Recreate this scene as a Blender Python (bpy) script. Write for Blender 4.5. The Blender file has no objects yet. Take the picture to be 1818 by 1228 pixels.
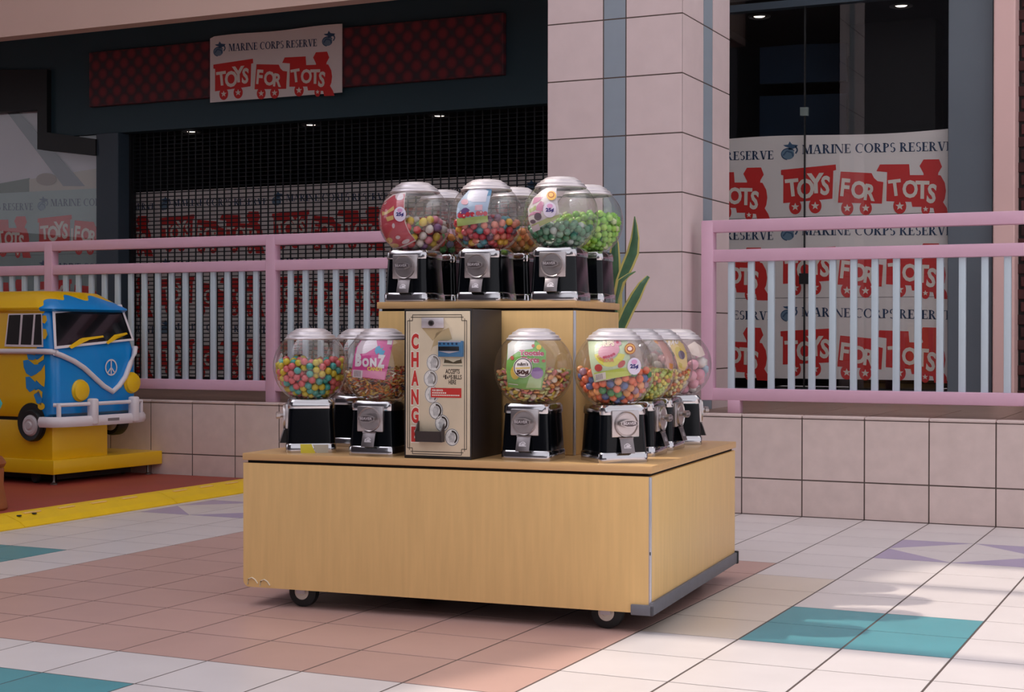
import bpy, bmesh, math, random
import numpy as np
from mathutils import Vector, Matrix

# ------------------------------------------------------------------ camera, sky, sun, exposure
SC = bpy.context.scene
C = SC.collection
T = 0.305                                   # one floor tile
F = 2734.763                                # focal length in pixels of the 1818 x 1228 frame
CAM = np.array([1.322791, -5.575816, 0.891069])
YAW, PITCH, ROLL = -0.440922087, -0.0074600915, 0.00135842347
_r = np.array([math.cos(YAW), -math.sin(YAW), 0.0]); _f = np.array([math.sin(YAW), math.cos(YAW), 0.0]); _u = np.array([0, 0, 1.0])
FW = _f * math.cos(PITCH) + _u * math.sin(PITCH)
_u2 = _u * math.cos(PITCH) - _f * math.sin(PITCH)
RT = _r * math.cos(ROLL) + _u2 * math.sin(ROLL)
UP = _u2 * math.cos(ROLL) - _r * math.sin(ROLL)
cd = bpy.data.cameras.new('camera'); cd.sensor_width = 36.0; cd.lens = F / 1818 * 36.0; cd.clip_end = 200
cam = bpy.data.objects.new('camera', cd); C.objects.link(cam)
cam.matrix_world = Matrix(((RT[0], UP[0], -FW[0], CAM[0]), (RT[1], UP[1], -FW[1], CAM[1]), (RT[2], UP[2], -FW[2], CAM[2]), (0, 0, 0, 1)))
SC.camera = cam

w = bpy.data.worlds.new('sky'); SC.world = w; w.use_nodes = True
bg = w.node_tree.nodes['Background']; bg.inputs[0].default_value = (0.90, 0.89, 0.97, 1); bg.inputs[1].default_value = 1.0
# hazy sky: even, and brighter towards the sun
_nt = w.node_tree; _tc = _nt.nodes.new('ShaderNodeTexCoord'); _dp = _nt.nodes.new('ShaderNodeVectorMath'); _dp.operation = 'DOT_PRODUCT'
_nm = _nt.nodes.new('ShaderNodeVectorMath'); _nm.operation = 'NORMALIZE'; _nt.links.new(_tc.outputs['Generated'], _nm.inputs[0]); _nt.links.new(_nm.outputs[0], _dp.inputs[0])
_dp.inputs[1].default_value = (-.597, -.157, .786)
_mx = _nt.nodes.new('ShaderNodeMath'); _mx.operation = 'MAXIMUM'; _mx.inputs[1].default_value = 0; _nt.links.new(_dp.outputs['Value'], _mx.inputs[0])
_pw = _nt.nodes.new('ShaderNodeMath'); _pw.operation = 'POWER'; _pw.inputs[1].default_value = 7; _nt.links.new(_mx.outputs[0], _pw.inputs[0])
_ma = _nt.nodes.new('ShaderNodeMath'); _ma.operation = 'MULTIPLY_ADD'; _ma.inputs[1].default_value = 3.4; _ma.inputs[2].default_value = .95; _nt.links.new(_pw.outputs[0], _ma.inputs[0])
_nt.links.new(_ma.outputs[0], bg.inputs[1])
sd = bpy.data.lights.new('sun', 'SUN'); sd.energy = 2.95; sd.color = (1.0, 0.90, 0.76); sd.angle = math.radians(.9)
sun = bpy.data.objects.new('sun', sd); C.objects.link(sun); sun.location = (-5, -3, 9)
SUN_A, SUN_B = 0.76, 0.20                   # the light travels (a, b, -1)
sun.rotation_euler = Vector((SUN_A, SUN_B, -1)).to_track_quat('-Z', 'Y').to_euler()
vs = SC.view_settings
vs.view_transform = 'Standard'; vs.look = 'None'; vs.gamma = 1.0; vs.use_curve_mapping = False
vs.exposure = 0.0
try:
    SC.cycles.use_denoising = True
    SC.cycles.max_bounces = 10; SC.cycles.diffuse_bounces = 5; SC.cycles.transparent_max_bounces = 24
    SC.cycles.sample_clamp_indirect = 6.0; SC.cycles.caustics_reflective = False; SC.cycles.caustics_refractive = False
except Exception:
    pass
RNG = random.Random(7)

# ------------------------------------------------------------------ pixels to directions
def ray(x, y): return FW + RT * (x - 909) / F - UP * (y - 614) / F
def onz(x, y, z): r = ray(x, y); return CAM + r * (z - CAM[2]) / r[2]
def ony(x, y, Y): r = ray(x, y); return CAM + r * (Y - CAM[1]) / r[1]
def onx(x, y, X): r = ray(x, y); return CAM + r * (X - CAM[0]) / r[0]
def onplane(x, y, p0, n):
    r = ray(x, y); p0 = np.asarray(p0, float); n = np.asarray(n, float)
    return CAM + r * (((p0 - CAM) @ n) / (r @ n))
def onsphere(x, y, c, R):
    r = ray(x, y); r = r / np.linalg.norm(r); c = np.asarray(c, float)
    oc = CAM - c; b = oc @ r; q = b * b - (oc @ oc - R * R)
    if q <= 0:
        p = CAM - r * b; d = p - c; return c + d / np.linalg.norm(d) * R
    return CAM + r * (-b - math.sqrt(q))
def px_of(p):
    d = np.asarray(p, float) - CAM; z = d @ FW
    return 909 + F * (d @ RT) / z, 614 - F * (d @ UP) / z

# ------------------------------------------------------------------ materials
def lin(c):
    return tuple(((v / 255) / 12.92 if v / 255 <= .04045 else ((v / 255 + .055) / 1.055) ** 2.4) for v in c)
MATS = {}
def mat(name, rgb, rough=.5, metal=0.0, var=0.0, scale=8.0, bump=0.0, bscale=60.0, rnd=0.0, spec=.5, stretch=None, coat=0.0, trans=0.0, emit=0.0):
    if name in MATS: return MATS[name]
    m = bpy.data.materials.new(name); m.use_nodes = True
    nt = m.node_tree; b = nt.nodes['Principled BSDF']
    c = lin(rgb)
    b.inputs['Base Color'].default_value = (*c, 1); b.inputs['Roughness'].default_value = rough; b.inputs['Metallic'].default_value = metal
    b.inputs['Specular IOR Level'].default_value = spec; b.inputs['Coat Weight'].default_value = coat
    if trans: b.inputs['Transmission Weight'].default_value = trans
    if emit:
        b.inputs['Emission Color'].default_value = (*c, 1); b.inputs['Emission Strength'].default_value = emit
    L = nt.links
    if var or rnd or bump:
        tc = nt.nodes.new('ShaderNodeTexCoord'); mp = nt.nodes.new('ShaderNodeMapping'); L.new(tc.outputs['Object'], mp.inputs[0])
        if stretch: mp.inputs['Scale'].default_value = stretch
    if var or rnd:
        mx = nt.nodes.new('ShaderNodeHueSaturation'); mx.inputs['Color'].default_value = (*c, 1)
        add = nt.nodes.new('ShaderNodeMath'); add.operation = 'ADD'; add.inputs[0].default_value = 1.0
        val = None
        if var:
            n = nt.nodes.new('ShaderNodeTexNoise'); n.inputs['Scale'].default_value = scale; n.inputs['Detail'].default_value = 5
            L.new(mp.outputs[0], n.inputs['Vector'])
            if rnd:
                oi = nt.nodes.new('ShaderNodeObjectInfo'); vm = nt.nodes.new('ShaderNodeVectorMath'); vm.operation = 'ADD'
                L.new(mp.outputs[0], vm.inputs[0]); L.new(oi.outputs['Location'], vm.inputs[1]); L.new(vm.outputs[0], n.inputs['Vector'])
            mr = nt.nodes.new('ShaderNodeMapRange'); mr.inputs[1].default_value = .3; mr.inputs[2].default_value = .7
            mr.inputs[3].default_value = -var; mr.inputs[4].default_value = var
            L.new(n.outputs[0], mr.inputs[0]); val = mr.outputs[0]
        if rnd:
            oi = nt.nodes.new('ShaderNodeObjectInfo'); r2 = nt.nodes.new('ShaderNodeMapRange'); r2.inputs[3].default_value = -rnd; r2.inputs[4].default_value = rnd
            L.new(oi.outputs['Random'], r2.inputs[0])
            if val:
                s = nt.nodes.new('ShaderNodeMath'); s.operation = 'ADD'; L.new(val, s.inputs[0]); L.new(r2.outputs[0], s.inputs[1]); val = s.outputs[0]
            else: val = r2.outputs[0]
        L.new(val, add.inputs[1]); L.new(add.outputs[0], mx.inputs['Value']); L.new(mx.outputs[0], b.inputs['Base Color'])
    if bump:
        n2 = nt.nodes.new('ShaderNodeTexNoise'); n2.inputs['Scale'].default_value = bscale; n2.inputs['Detail'].default_value = 4
        L.new(mp.outputs[0], n2.inputs['Vector'])
        bp = nt.nodes.new('ShaderNodeBump'); bp.inputs['Strength'].default_value = bump; bp.inputs['Distance'].default_value = .002
        L.new(n2.outputs[0], bp.inputs['Height']); L.new(bp.outputs[0], b.inputs['Normal'])
    MATS[name] = m; return m
def clear(name, tint, f0=.05, rough=.02, haze=0.0):
    """thin clear sheet: see-through with a gloss that grows towards grazing angles, the same from both sides"""
    if name in MATS: return MATS[name]
    m = bpy.data.materials.new(name); m.use_nodes = True; nt = m.node_tree; nt.nodes.clear()
    o = nt.nodes.new('ShaderNodeOutputMaterial'); mx = nt.nodes.new('ShaderNodeMixShader'); lw = nt.nodes.new('ShaderNodeLayerWeight'); lw.inputs[0].default_value = .5
    pw = nt.nodes.new('ShaderNodeMath'); pw.operation = 'POWER'; pw.inputs[1].default_value = 5
    ma = nt.nodes.new('ShaderNodeMath'); ma.operation = 'MULTIPLY_ADD'; ma.inputs[1].default_value = .8; ma.inputs[2].default_value = f0
    t = nt.nodes.new('ShaderNodeBsdfTransparent'); g = nt.nodes.new('ShaderNodeBsdfGlossy')
    t.inputs[0].default_value = (*tint, 1); g.inputs['Roughness'].default_value = rough
    L = nt.links; L.new(lw.outputs['Facing'], pw.inputs[0]); L.new(pw.outputs[0], ma.inputs[0]); L.new(ma.outputs[0], mx.inputs[0])
    L.new(g.outputs[0], mx.inputs[2]); L.new(mx.outputs[0], o.inputs[0])
    if haze:                                # scuffed plastic scatters a little light
        hz = nt.nodes.new('ShaderNodeMixShader'); df = nt.nodes.new('ShaderNodeBsdfTranslucent'); df.inputs[0].default_value = (.9, .88, .88, 1); hz.inputs[0].default_value = haze
        L.new(t.outputs[0], hz.inputs[1]); L.new(df.outputs[0], hz.inputs[2]); L.new(hz.outputs[0], mx.inputs[1])
    else: L.new(t.outputs[0], mx.inputs[1])
    MATS[name] = m; return m

# ------------------------------------------------------------------ mesh helpers
class MB:
    def __init__(s): s.v = []; s.f = []; s.m = []
    def add(s, vs_, fs, mi=0):
        o = len(s.v); s.v += [tuple(map(float, p)) for p in vs_]; s.f += [tuple(i + o for i in f) for f in fs]; s.m += [mi] * len(fs); return s
    def box(s, x0, x1, y0, y1, z0, z1, mi=0, c=0.0):
        if c <= 0:
            return s.add([(x0, y0, z0), (x1, y0, z0), (x1, y1, z0), (x0, y1, z0), (x0, y0, z1), (x1, y0, z1), (x1, y1, z1), (x0, y1, z1)],
                         [(0, 3, 2, 1), (4, 5, 6, 7), (0, 1, 5, 4), (1, 2, 6, 5), (2, 3, 7, 6), (3, 0, 4, 7)], mi)
        bm = bmesh.new(); bmesh.ops.create_cube(bm, size=1)
        for q in bm.verts:
            q.co = Vector(((x0 + x1) / 2 + q.co.x * (x1 - x0), (y0 + y1) / 2 + q.co.y * (y1 - y0), (z0 + z1) / 2 + q.co.z * (z1 - z0)))
        bmesh.ops.bevel(bm, geom=bm.edges[:], offset=c, segments=2, affect='EDGES', profile=.5)
        return s.bm(bm, mi)
    def bm(s, bm, mi=0, M=None):
        bm.verts.index_update(); o = len(s.v)
        for q in bm.verts: s.v.append(tuple((M @ q.co) if M else q.co))
        for q in bm.faces: s.f.append(tuple(x.index + o for x in q.verts)); s.m.append(mi)
        bm.free(); return s
    def prism(s, pts, z0, z1, mi=0):                     # pts in xy
        n = len(pts)
        return s.add([(x, y, z0) for x, y in pts] + [(x, y, z1) for x, y in pts],
                     [tuple(range(n - 1, -1, -1)), tuple(range(n, 2 * n))] + [(i, (i + 1) % n, n + (i + 1) % n, n + i) for i in range(n)], mi)
    def loft(s, rings, mi=0, caps=True):
        n = len(rings[0]); o = []; fs = []
        for r in rings: o += list(r)
        for k in range(len(rings) - 1):
            for i in range(n): fs.append((k * n + i, k * n + (i + 1) % n, (k + 1) * n + (i + 1) % n, (k + 1) * n + i))
        if caps: fs += [tuple(range(n - 1, -1, -1)), tuple(range((len(rings) - 1) * n, len(rings) * n))]
        return s.add(o, fs, mi)
    def lathe(s, prof, n=32, mi=0, axis='z', at=(0, 0, 0), caps=False):
        rings = []
        for r, h in prof:
            ring = []
            for i in range(n):
                a = 2 * math.pi * i / n; c_, s_ = r * math.cos(a), r * math.sin(a)
                if axis == 'z': p = (c_, s_, h)
                elif axis == 'y': p = (c_, h, -s_)
                else: p = (h, c_, s_)
                ring.append((p[0] + at[0], p[1] + at[1], p[2] + at[2]))
            rings.append(ring)
        return s.loft(rings, mi, caps)
    def tube(s, pts, r, n=8, mi=0, flat=None):
        pts = [Vector(p) for p in pts]; rings = []
        for i, p in enumerate(pts):
            d = (pts[min(i + 1, len(pts) - 1)] - pts[max(i - 1, 0)]).normalized()
            ref = Vector((0, 0, 1)) if abs(d.z) < .9 else Vector((1, 0, 0))
            a = d.cross(ref).normalized(); b = a.cross(d).normalized(); rr = r[i] if isinstance(r, (list, tuple)) else r
            fa = flat if flat else 1
            rings.append([tuple(p + a * rr * math.cos(t) * fa + b * rr * math.sin(t)) for t in [2 * math.pi * k / n for k in range(n)]])
        return s.loft(rings, mi)
    def build(s, name, mats, parent=None, smooth=None, loc=None, rot=None):
        me = bpy.data.meshes.new(name); me.from_pydata(s.v, [], s.f)
        for m_ in (mats if isinstance(mats, (list, tuple)) else [mats]): me.materials.append(m_)
        if any(s.m): me.polygons.foreach_set('material_index', s.m)
        if smooth is not None:
            me.polygons.foreach_set('use_smooth', [True] * len(me.polygons)); me.set_sharp_from_angle(angle=math.radians(smooth))
        me.update()
        return link(name, me, parent, loc, rot)
def link(name, me, parent=None, loc=None, rot=None):
    o = bpy.data.objects.new(name, me); C.objects.link(o)
    if parent is not None: o.parent = parent
    if loc is not None: o.location = loc
    if rot is not None: o.rotation_euler = rot
    return o
def tag(o, label=None, cat=None, group=None, kind=None):
    if label: o['label'] = label
    if cat: o['category'] = cat
    if group: o['group'] = group
    if kind: o['kind'] = kind
    return o
def empty(name, loc=(0, 0, 0), rz=0.0, **k):
    o = bpy.data.objects.new(name, None); C.objects.link(o); o.location = loc; o.rotation_euler = (0, 0, rz); o.empty_display_size = .1
    return tag(o, **k)

# flat shapes given by outlines: lists of polygons in a 2-D plane, mapped to a surface
def fill2d(polys, maxlen=None):
    bm = bmesh.new()
    for p in polys:
        vv = [bm.verts.new((x, y, 0)) for x, y in p]
        try: bm.faces.new(vv)
        except ValueError: pass
    bmesh.ops.triangulate(bm, faces=bm.faces[:])
    if maxlen:
        for _ in range(7):
            ed = [e for e in bm.edges if e.calc_length() > maxlen]
            if not ed: break
            bmesh.ops.subdivide_edges(bm, edges=ed, cuts=1)
            bmesh.ops.triangulate(bm, faces=[q for q in bm.faces if len(q.verts) > 3])
    bm.verts.index_update()
    r = [(q.co.x, q.co.y) for q in bm.verts], [tuple(x.index for x in q.verts) for q in bm.faces]
    bm.free(); return r
_TX = {}
def text2d(s, bold=0.0, shear=0.0, spacing=1.0):
    """letters of the built-in face as triangles, cap height 1, origin at the left of the base line; returns verts, faces, width"""
    key = (s, bold, shear, spacing)
    if key not in _TX:
        cu = bpy.data.curves.new('t', 'FONT'); cu.body = s; cu.size = 1; cu.offset = bold; cu.shear = shear; cu.space_character = spacing; cu.resolution_u = 3
        o = bpy.data.objects.new('t', cu); C.objects.link(o); bpy.context.view_layer.update()
        dg = bpy.context.evaluated_depsgraph_get(); me = bpy.data.meshes.new_from_object(o.evaluated_get(dg))
        v = [(q.co.x, q.co.y) for q in me.vertices]; f = [tuple(p.vertices) for p in me.polygons]
        bpy.data.objects.remove(o); bpy.data.curves.remove(cu); bpy.data.meshes.remove(me)
        xs = [p[0] for p in v]; x0 = min(xs); cap = .7
        v = [((x - x0) / cap, y / cap) for x, y in v]
        _TX[key] = (v, f, (max(xs) - x0) / cap)
    return _TX[key]
def refine(v, f, maxlen):
    bm = bmesh.new(); vv = [bm.verts.new((x, y, 0)) for x, y in v]
    for q in f:
        try: bm.faces.new([vv[i] for i in q])
        except ValueError: pass
    bmesh.ops.triangulate(bm, faces=bm.faces[:])
    for _ in range(4):
        ed = [e for e in bm.edges if e.calc_length() > maxlen]
        if not ed: break
        bmesh.ops.subdivide_edges(bm, edges=ed, cuts=1)
        bmesh.ops.triangulate(bm, faces=[q for q in bm.faces if len(q.verts) > 3])
    bm.verts.index_update()
    r = [(q.co.x, q.co.y) for q in bm.verts], [tuple(x.index for x in q.verts) for q in bm.faces]
    bm.free(); return r
def ell(cx, cy, rx, ry, n=28, rot=0.0):
    return [(cx + rx * math.cos(t) * math.cos(rot) - ry * math.sin(t) * math.sin(rot), cy + rx * math.cos(t) * math.sin(rot) + ry * math.sin(t) * math.cos(rot)) for t in [2 * math.pi * i / n for i in range(n)]]
def ringq(cx, cy, rx, ry, tx, ty, a0=0, a1=360, n=20):
    out = []
    for i in range(n):
        t0 = math.radians(a0 + (a1 - a0) * i / n); t1 = math.radians(a0 + (a1 - a0) * (i + 1) / n)
        out.append([(cx + rx * math.cos(t0), cy + ry * math.sin(t0)), (cx + rx * math.cos(t1), cy + ry * math.sin(t1)),
                    (cx + (rx - tx) * math.cos(t1), cy + (ry - ty) * math.sin(t1)), (cx + (rx - tx) * math.cos(t0), cy + (ry - ty) * math.sin(t0))])
    return out
def star(cx, cy, r, n=5, a0=90):
    return [(cx + (r if k % 2 == 0 else r * .42) * math.cos(math.radians(a0 + 180 * k / n)), cy + (r if k % 2 == 0 else r * .42) * math.sin(math.radians(a0 + 180 * k / n))) for k in range(2 * n)]
def strip(pts, wd):
    out = []
    for (x0, y0), (x1, y1) in zip(pts[:-1], pts[1:]):
        d = math.hypot(x1 - x0, y1 - y0) or 1; nx, ny = -(y1 - y0) / d * wd / 2, (x1 - x0) / d * wd / 2
        out.append([(x0 + nx, y0 + ny), (x1 + nx, y1 + ny), (x1 - nx, y1 - ny), (x0 - nx, y0 - ny)])
    return out

# serif capitals, drawn as stems, hairlines and bowls, cap height 1
def serif(ch):
    k, h = .2, .068; P = []
    def st(x, y0=0, y1=1, w_=k, s0=True, s1=True):
        P.append([(x, y0), (x + w_, y0), (x + w_, y1), (x, y1)])
        if s0: P.append([(x - .07, y0), (x + w_ + .07, y0), (x + w_ + .07, y0 + h), (x - .07, y0 + h)])
        if s1: P.append([(x - .07, y1 - h), (x + w_ + .07, y1 - h), (x + w_ + .07, y1), (x - .07, y1)])
    def hb(x0, x1, y): P.append([(x0, y), (x1, y), (x1, y + h), (x0, y + h)])
    def dg_(x0, x1, w0, y0=0, y1=1): P.append([(x0, y0), (x0 + w0, y0), (x1 + w0, y1), (x1, y1)])
    if ch == 'M': st(.08, w_=.06); dg_(.46, .10, .19); dg_(.46, .76, .08); st(.78); return P, 1.06
    if ch == 'A': dg_(.06, .36, .07); dg_(.62, .34, .19); hb(.18, .62, .3); hb(0, .24, 0); hb(.5, .9, 0); return P, .9
    if ch == 'R': st(.08); P.extend(ringq(.25, .745, .36, .255, .15, h, -90, 90, 10)); hb(.08, .3, .945); hb(.2, .3, .49); dg_(.56, .28, .2, 0, .5); hb(.56, .86, 0); return P, .84
    if ch == 'I': st(.08); return P, .33
    if ch == 'N': st(.08, w_=.06); dg_(.66, .06, .18); st(.78, w_=.06, s0=False); return P, .94
    if ch == 'E': st(.08); hb(.1, .6, 0); hb(.1, .58, 1 - h); hb(.1, .48, .49); P.append([(.55, 0), (.64, 0), (.64, .26), (.6, .26)]); P.append([(.54, 1), (.61, 1), (.61, .76), (.57, .76)]); P.append([(.45, .38), (.49, .38), (.49, .64), (.45, .64)]); return P, .68
    if ch == 'C': P.extend(ringq(.5, .5, .45, .52, .18, h, 55, 305, 22)); P.append([(.75, .95), (.82, .95), (.82, .65), (.77, .65)]); return P, .86
    if ch == 'O': P.extend(ringq(.5, .5, .45, .52, .17, h, 0, 360, 26)); return P, 1.0
    if ch == 'P': st(.08); P.extend(ringq(.25, .73, .38, .27, .16, h, -90, 90, 10)); hb(.08, .3, .945); hb(.2, .3, .46); return P, .66
    if ch == 'S': P.extend(ringq(.33, .75, .25, .27, .12, .08, 40, 255, 12)); P.extend(ringq(.31, .27, .28, .29, .15, .08, 75, -140, 12)); return P, .62
    if ch == 'V': dg_(.34, .06, .19); dg_(.42, .66, .07); hb(0, .36, 1 - h); hb(.56, .84, 1 - h); return P, .84
    return P, .36
def seriftext(s):
    out = []; x = 0
    for ch in s:
        P, wd = serif(ch)
        out += [[(a + x, b) for a, b in p] for p in P]; x += wd + (.02 if ch != ' ' else 0)
    return out, x

# ================================================================== THE SETTING
YW, ZW = 1.849, 0.495                       # low tiled wall: its front face, its top
YS = 3.9                                    # shop fronts
ZC = 3.28                                   # ceiling over the walkway
ZR = 6.0                                    # roof
M_WHITE = mat('tile_white', (212, 204, 204), .32, var=.035, scale=5, rnd=.03)
M_PINK = mat('tile_pink', (188, 152, 143), .36, var=.04, scale=5, rnd=.035)
M_TEAL = mat('tile_teal', (82, 148, 158), .34, var=.05, scale=6, rnd=.04)
M_PURP = mat('tile_purple', (165, 152, 182), .34, var=.04, scale=6, rnd=.03)
M_WALLT = mat('tile_wall', (218, 198, 192), .38, var=.05, scale=14, bump=.12, bscale=90, rnd=.015)
M_COLT = mat('tile_column', (224, 204, 204), .4, var=.03, scale=10, rnd=.012)
M_COLB = mat('tile_column_blue', (148, 160, 172), .42, var=.03, scale=10)
M_GROUT = mat('grout', (92, 78, 72), .9, var=.1, scale=30)
M_PLAT = mat('tile_walkway', (150, 122, 110), .4, var=.06, scale=6, rnd=.04)
M_CREAM = mat('plaster_cream', (222, 192, 180), .8, var=.02, scale=2)
M_PLASTER = mat('plaster_pale', (205, 196, 198), .8, var=.02, scale=2)
M_FASC = mat('fascia_teal', (38, 64, 74), .55, var=.05, scale=1.5)
M_POST = mat('frame_teal_grey', (58, 72, 84), .5, var=.05, scale=3)
M_BLACK = mat('frame_black', (18, 19, 22), .5)
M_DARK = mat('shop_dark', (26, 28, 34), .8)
M_PANEL = mat('panel_grey_teal', (98, 108, 118), .5, var=.07, scale=1.3)
M_RAIL = mat('paint_mauve', (224, 180, 202), .42, var=.03, scale=6)
M_BAL = mat('paint_ice_blue', (196, 212, 222), .45, var=.03, scale=6)
M_PILL = mat('paint_pink', (234, 196, 192), .6, var=.02, scale=2)

# floor bed: the joints; its own grid carries on past the laid tiles
fm = bpy.data.materials.new('floor_bed'); fm.use_nodes = True
nt = fm.node_tree; b_ = nt.nodes['Principled BSDF']; b_.inputs['Roughness'].default_value = .5
tc = nt.nodes.new('ShaderNodeTexCoord'); sx = nt.nodes.new('ShaderNodeSeparateXYZ'); nt.links.new(tc.outputs['Object'], sx.inputs[0])
edges = []
for k_ in (0, 1):
    d_ = nt.nodes.new('ShaderNodeMath'); d_.operation = 'DIVIDE'; d_.inputs[1].default_value = T; nt.links.new(sx.outputs[k_], d_.inputs[0])
    fr_ = nt.nodes.new('ShaderNodeMath'); fr_.operation = 'PINGPONG'; fr_.inputs[1].default_value = .5; nt.links.new(d_.outputs[0], fr_.inputs[0]); edges.append(fr_)
mn = nt.nodes.new('ShaderNodeMath'); mn.operation = 'MINIMUM'; nt.links.new(edges[0].outputs[0], mn.inputs[0]); nt.links.new(edges[1].outputs[0], mn.inputs[1])
gt = nt.nodes.new('ShaderNodeMath'); gt.operation = 'GREATER_THAN'; gt.inputs[1].default_value = .012; nt.links.new(mn.outputs[0], gt.inputs[0])
mxn = nt.nodes.new('ShaderNodeMix'); mxn.data_type = 'RGBA'; nt.links.new(gt.outputs[0], mxn.inputs[0])
mxn.inputs[6].default_value = (*lin((84, 72, 68)), 1); mxn.inputs[7].default_value = (*lin((208, 196, 196)), 1); nt.links.new(mxn.outputs[2], b_.inputs['Base Color'])
floor = MB().box(-14, 9, -9.2, YW + .02, -.08, -.0009).build('floor', fm)
tag(floor, 'square tiled mall floor in white, pink, teal and mauve', 'floor', kind='structure')
def tile_mesh(name, wx, wy, m, h=.004, c=.0007, gap=.0033, tri=None):
    pts = tri or [(gap, gap), (wx - gap, gap), (wx - gap, wy - gap), (gap, wy - gap)]
    cx = sum(p[0] for p in pts) / len(pts); cy = sum(p[1] for p in pts) / len(pts)
    ins = [(x + (cx - x) * c * 2 / max(wx, .01), y + (cy - y) * c * 2 / max(wy, .01)) for x, y in pts]
    n = len(pts); mb = MB()
    mb.loft([[(x, y, -h) for x, y in pts], [(x, y, -c * .6) for x, y in pts], [(x, y, 0) for x, y in ins]], caps=False)
    mb.add([(x, y, 0) for x, y in ins], [tuple(range(n))])
    me = bpy.data.meshes.new(name); me.from_pydata(mb.v, [], mb.f); me.materials.append(m); me.update(); return me
g_ = .003
TM = {k_: tile_mesh('floor_tile', T, T, m_) for k_, m_ in (('w', M_WHITE), ('p', M_PINK), ('t', M_TEAL), ('b', mat('tile_white_shaded', (208, 194, 182), .34, var=.035, scale=5, rnd=.03)))}
def tri_pts(c):                                        # corner c of the square cut off as a triangle
    q = [(g_, g_), (T - g_, g_), (T - g_, T - g_), (g_, T - g_)]
    return [q[c - 1], q[c], q[(c + 1) % 4]]
TRI = {(c, m_.name): tile_mesh('floor_tile', T, T, m_, tri=tri_pts(c)) for c in range(4) for m_ in (M_WHITE, M_PURP)}
for i in range(-22, 9):
    for j in range(-14, 6):
        u, v = px_of(((i + .5) * T, (j + .5) * T, 0)); d = (np.array([(i + .5) * T, (j + .5) * T, 0]) - CAM) @ FW
        if d < 2.6 or not (-130 < u < 1950 and v < 1330): continue
        p, q = i % 12, (j - 2) % 12
        if p in (0, 1) and q in (0, 1):
            c = {(0, 1): 3, (1, 1): 2, (0, 0): 0, (1, 0): 1}[(p, q)]
            link('floor_tile', TRI[(c, M_PURP.name)], floor, (i * T, j * T, 0)); link('floor_tile', TRI[((c + 2) % 4, M_WHITE.name)], floor, (i * T, j * T, 0)); continue
        if i == -1 and -4 <= j <= -1: link('floor_tile', TM['b'], floor, (i * T, j * T, 0)); continue  # white tiles beside the cart, tan shade put into their colour
        k_ = 't' if (p in (0, 1) and q in (6, 7)) or (p in (6, 7) and q in (0, 1)) else 'p' if 3 <= p <= 10 and 3 <= q <= 10 and j < 5 else 'w'
        link('floor_tile', TM[k_], floor, (i * T, j * T, 0))

# low wall in front of the raised walkway
wall = MB().box(-14, 9, YW + .002, YW + .25, -.08, ZW - .012).build('wall_front', M_GROUT)
tag(wall, 'low wall of square beige tiles below the railings', 'wall', kind='structure')
def wall_tile_mesh(wd, hz, m, name='wall_tile'):       # faces -y
    me = tile_mesh(name, wd, hz, m, h=.009)
    for q in me.vertices: x, y, z = q.co; q.co = (x, -z, y)
    me.update(); return me
WZ = .180
wt_low = wall_tile_mesh(T, WZ, M_WALLT); wt_full = wall_tile_mesh(T, ZW - .014 - WZ, M_WALLT)
cap = MB().box(.0015, T - .0015, -.004, .05, -.013, .002, c=.005).build('wall_cap', M_WALLT, wall, smooth=40)
cap_me = cap.data; bpy.data.objects.remove(cap)
for i in range(-24, 8):
    if not -60 < px_of(((i + .5) * T, YW, .3))[0] < 1960: continue
    link('wall_tile', wt_low, wall, (i * T, YW, 0)); link('wall_tile', wt_full, wall, (i * T, YW, WZ)); link('cap_tile', cap_me, wall, (i * T, YW, ZW))
plat = MB().box(-14, 9, YW + .045, 9.0, -.08, ZW - .006).build('floor_walkway', M_PLAT)
tag(plat, 'raised walkway floor of brown tiles behind the low wall', 'floor', kind='structure')
pt_me = tile_mesh('walkway_tile', T, T, M_PLAT)
for i in range(-24, 8):
    for j in range(0, 3):
        if -60 < px_of(((i + .5) * T, YW + .2, .5))[0] < 1960:
            link('floor_tile', pt_me, plat, (i * T, YW + .052 + j * T, ZW))

# column
XL, XR, YB_ = ony(973, 300, YW)[0], ony(1213, 300, YW)[0], 2.63
YF = YW - .012
col = MB().box(XL + .002, XR - .002, YF + .002, YB_ - .002, 0, ZR).build('tiled_column', M_GROUT)
tag(col, 'square column clad in pale tiles with blue-grey strips', 'column', kind='structure')
x1, x2 = ony(1071, 200, YF)[0], ony(1111, 200, YF)[0]
y1, y2 = onx(1249, 200, XR)[1], onx(1265, 200, XR)[1]
zs = [0, .333 * T] + [(1.333 + k_ * .988) * T for k_ in range(0, 11)]
for z0, z1 in zip(zs[:-1], zs[1:]):
    for a0, a1, m_ in ((XL, x1, M_COLT), (x1, x2, M_COLB), (x2, XR, M_COLT)):
        link('column_tile', wall_tile_mesh(a1 - a0, z1 - z0, m_), col, (a0, YF, z0))
    for a0, a1, m_ in ((YF, y1, M_COLT), (y1, y2, M_COLB), (y2, YB_, M_COLT)):
        link('column_tile', wall_tile_mesh(a1 - a0, z1 - z0, m_), col, (XR, a0, z0), (0, 0, math.pi / 2))

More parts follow.
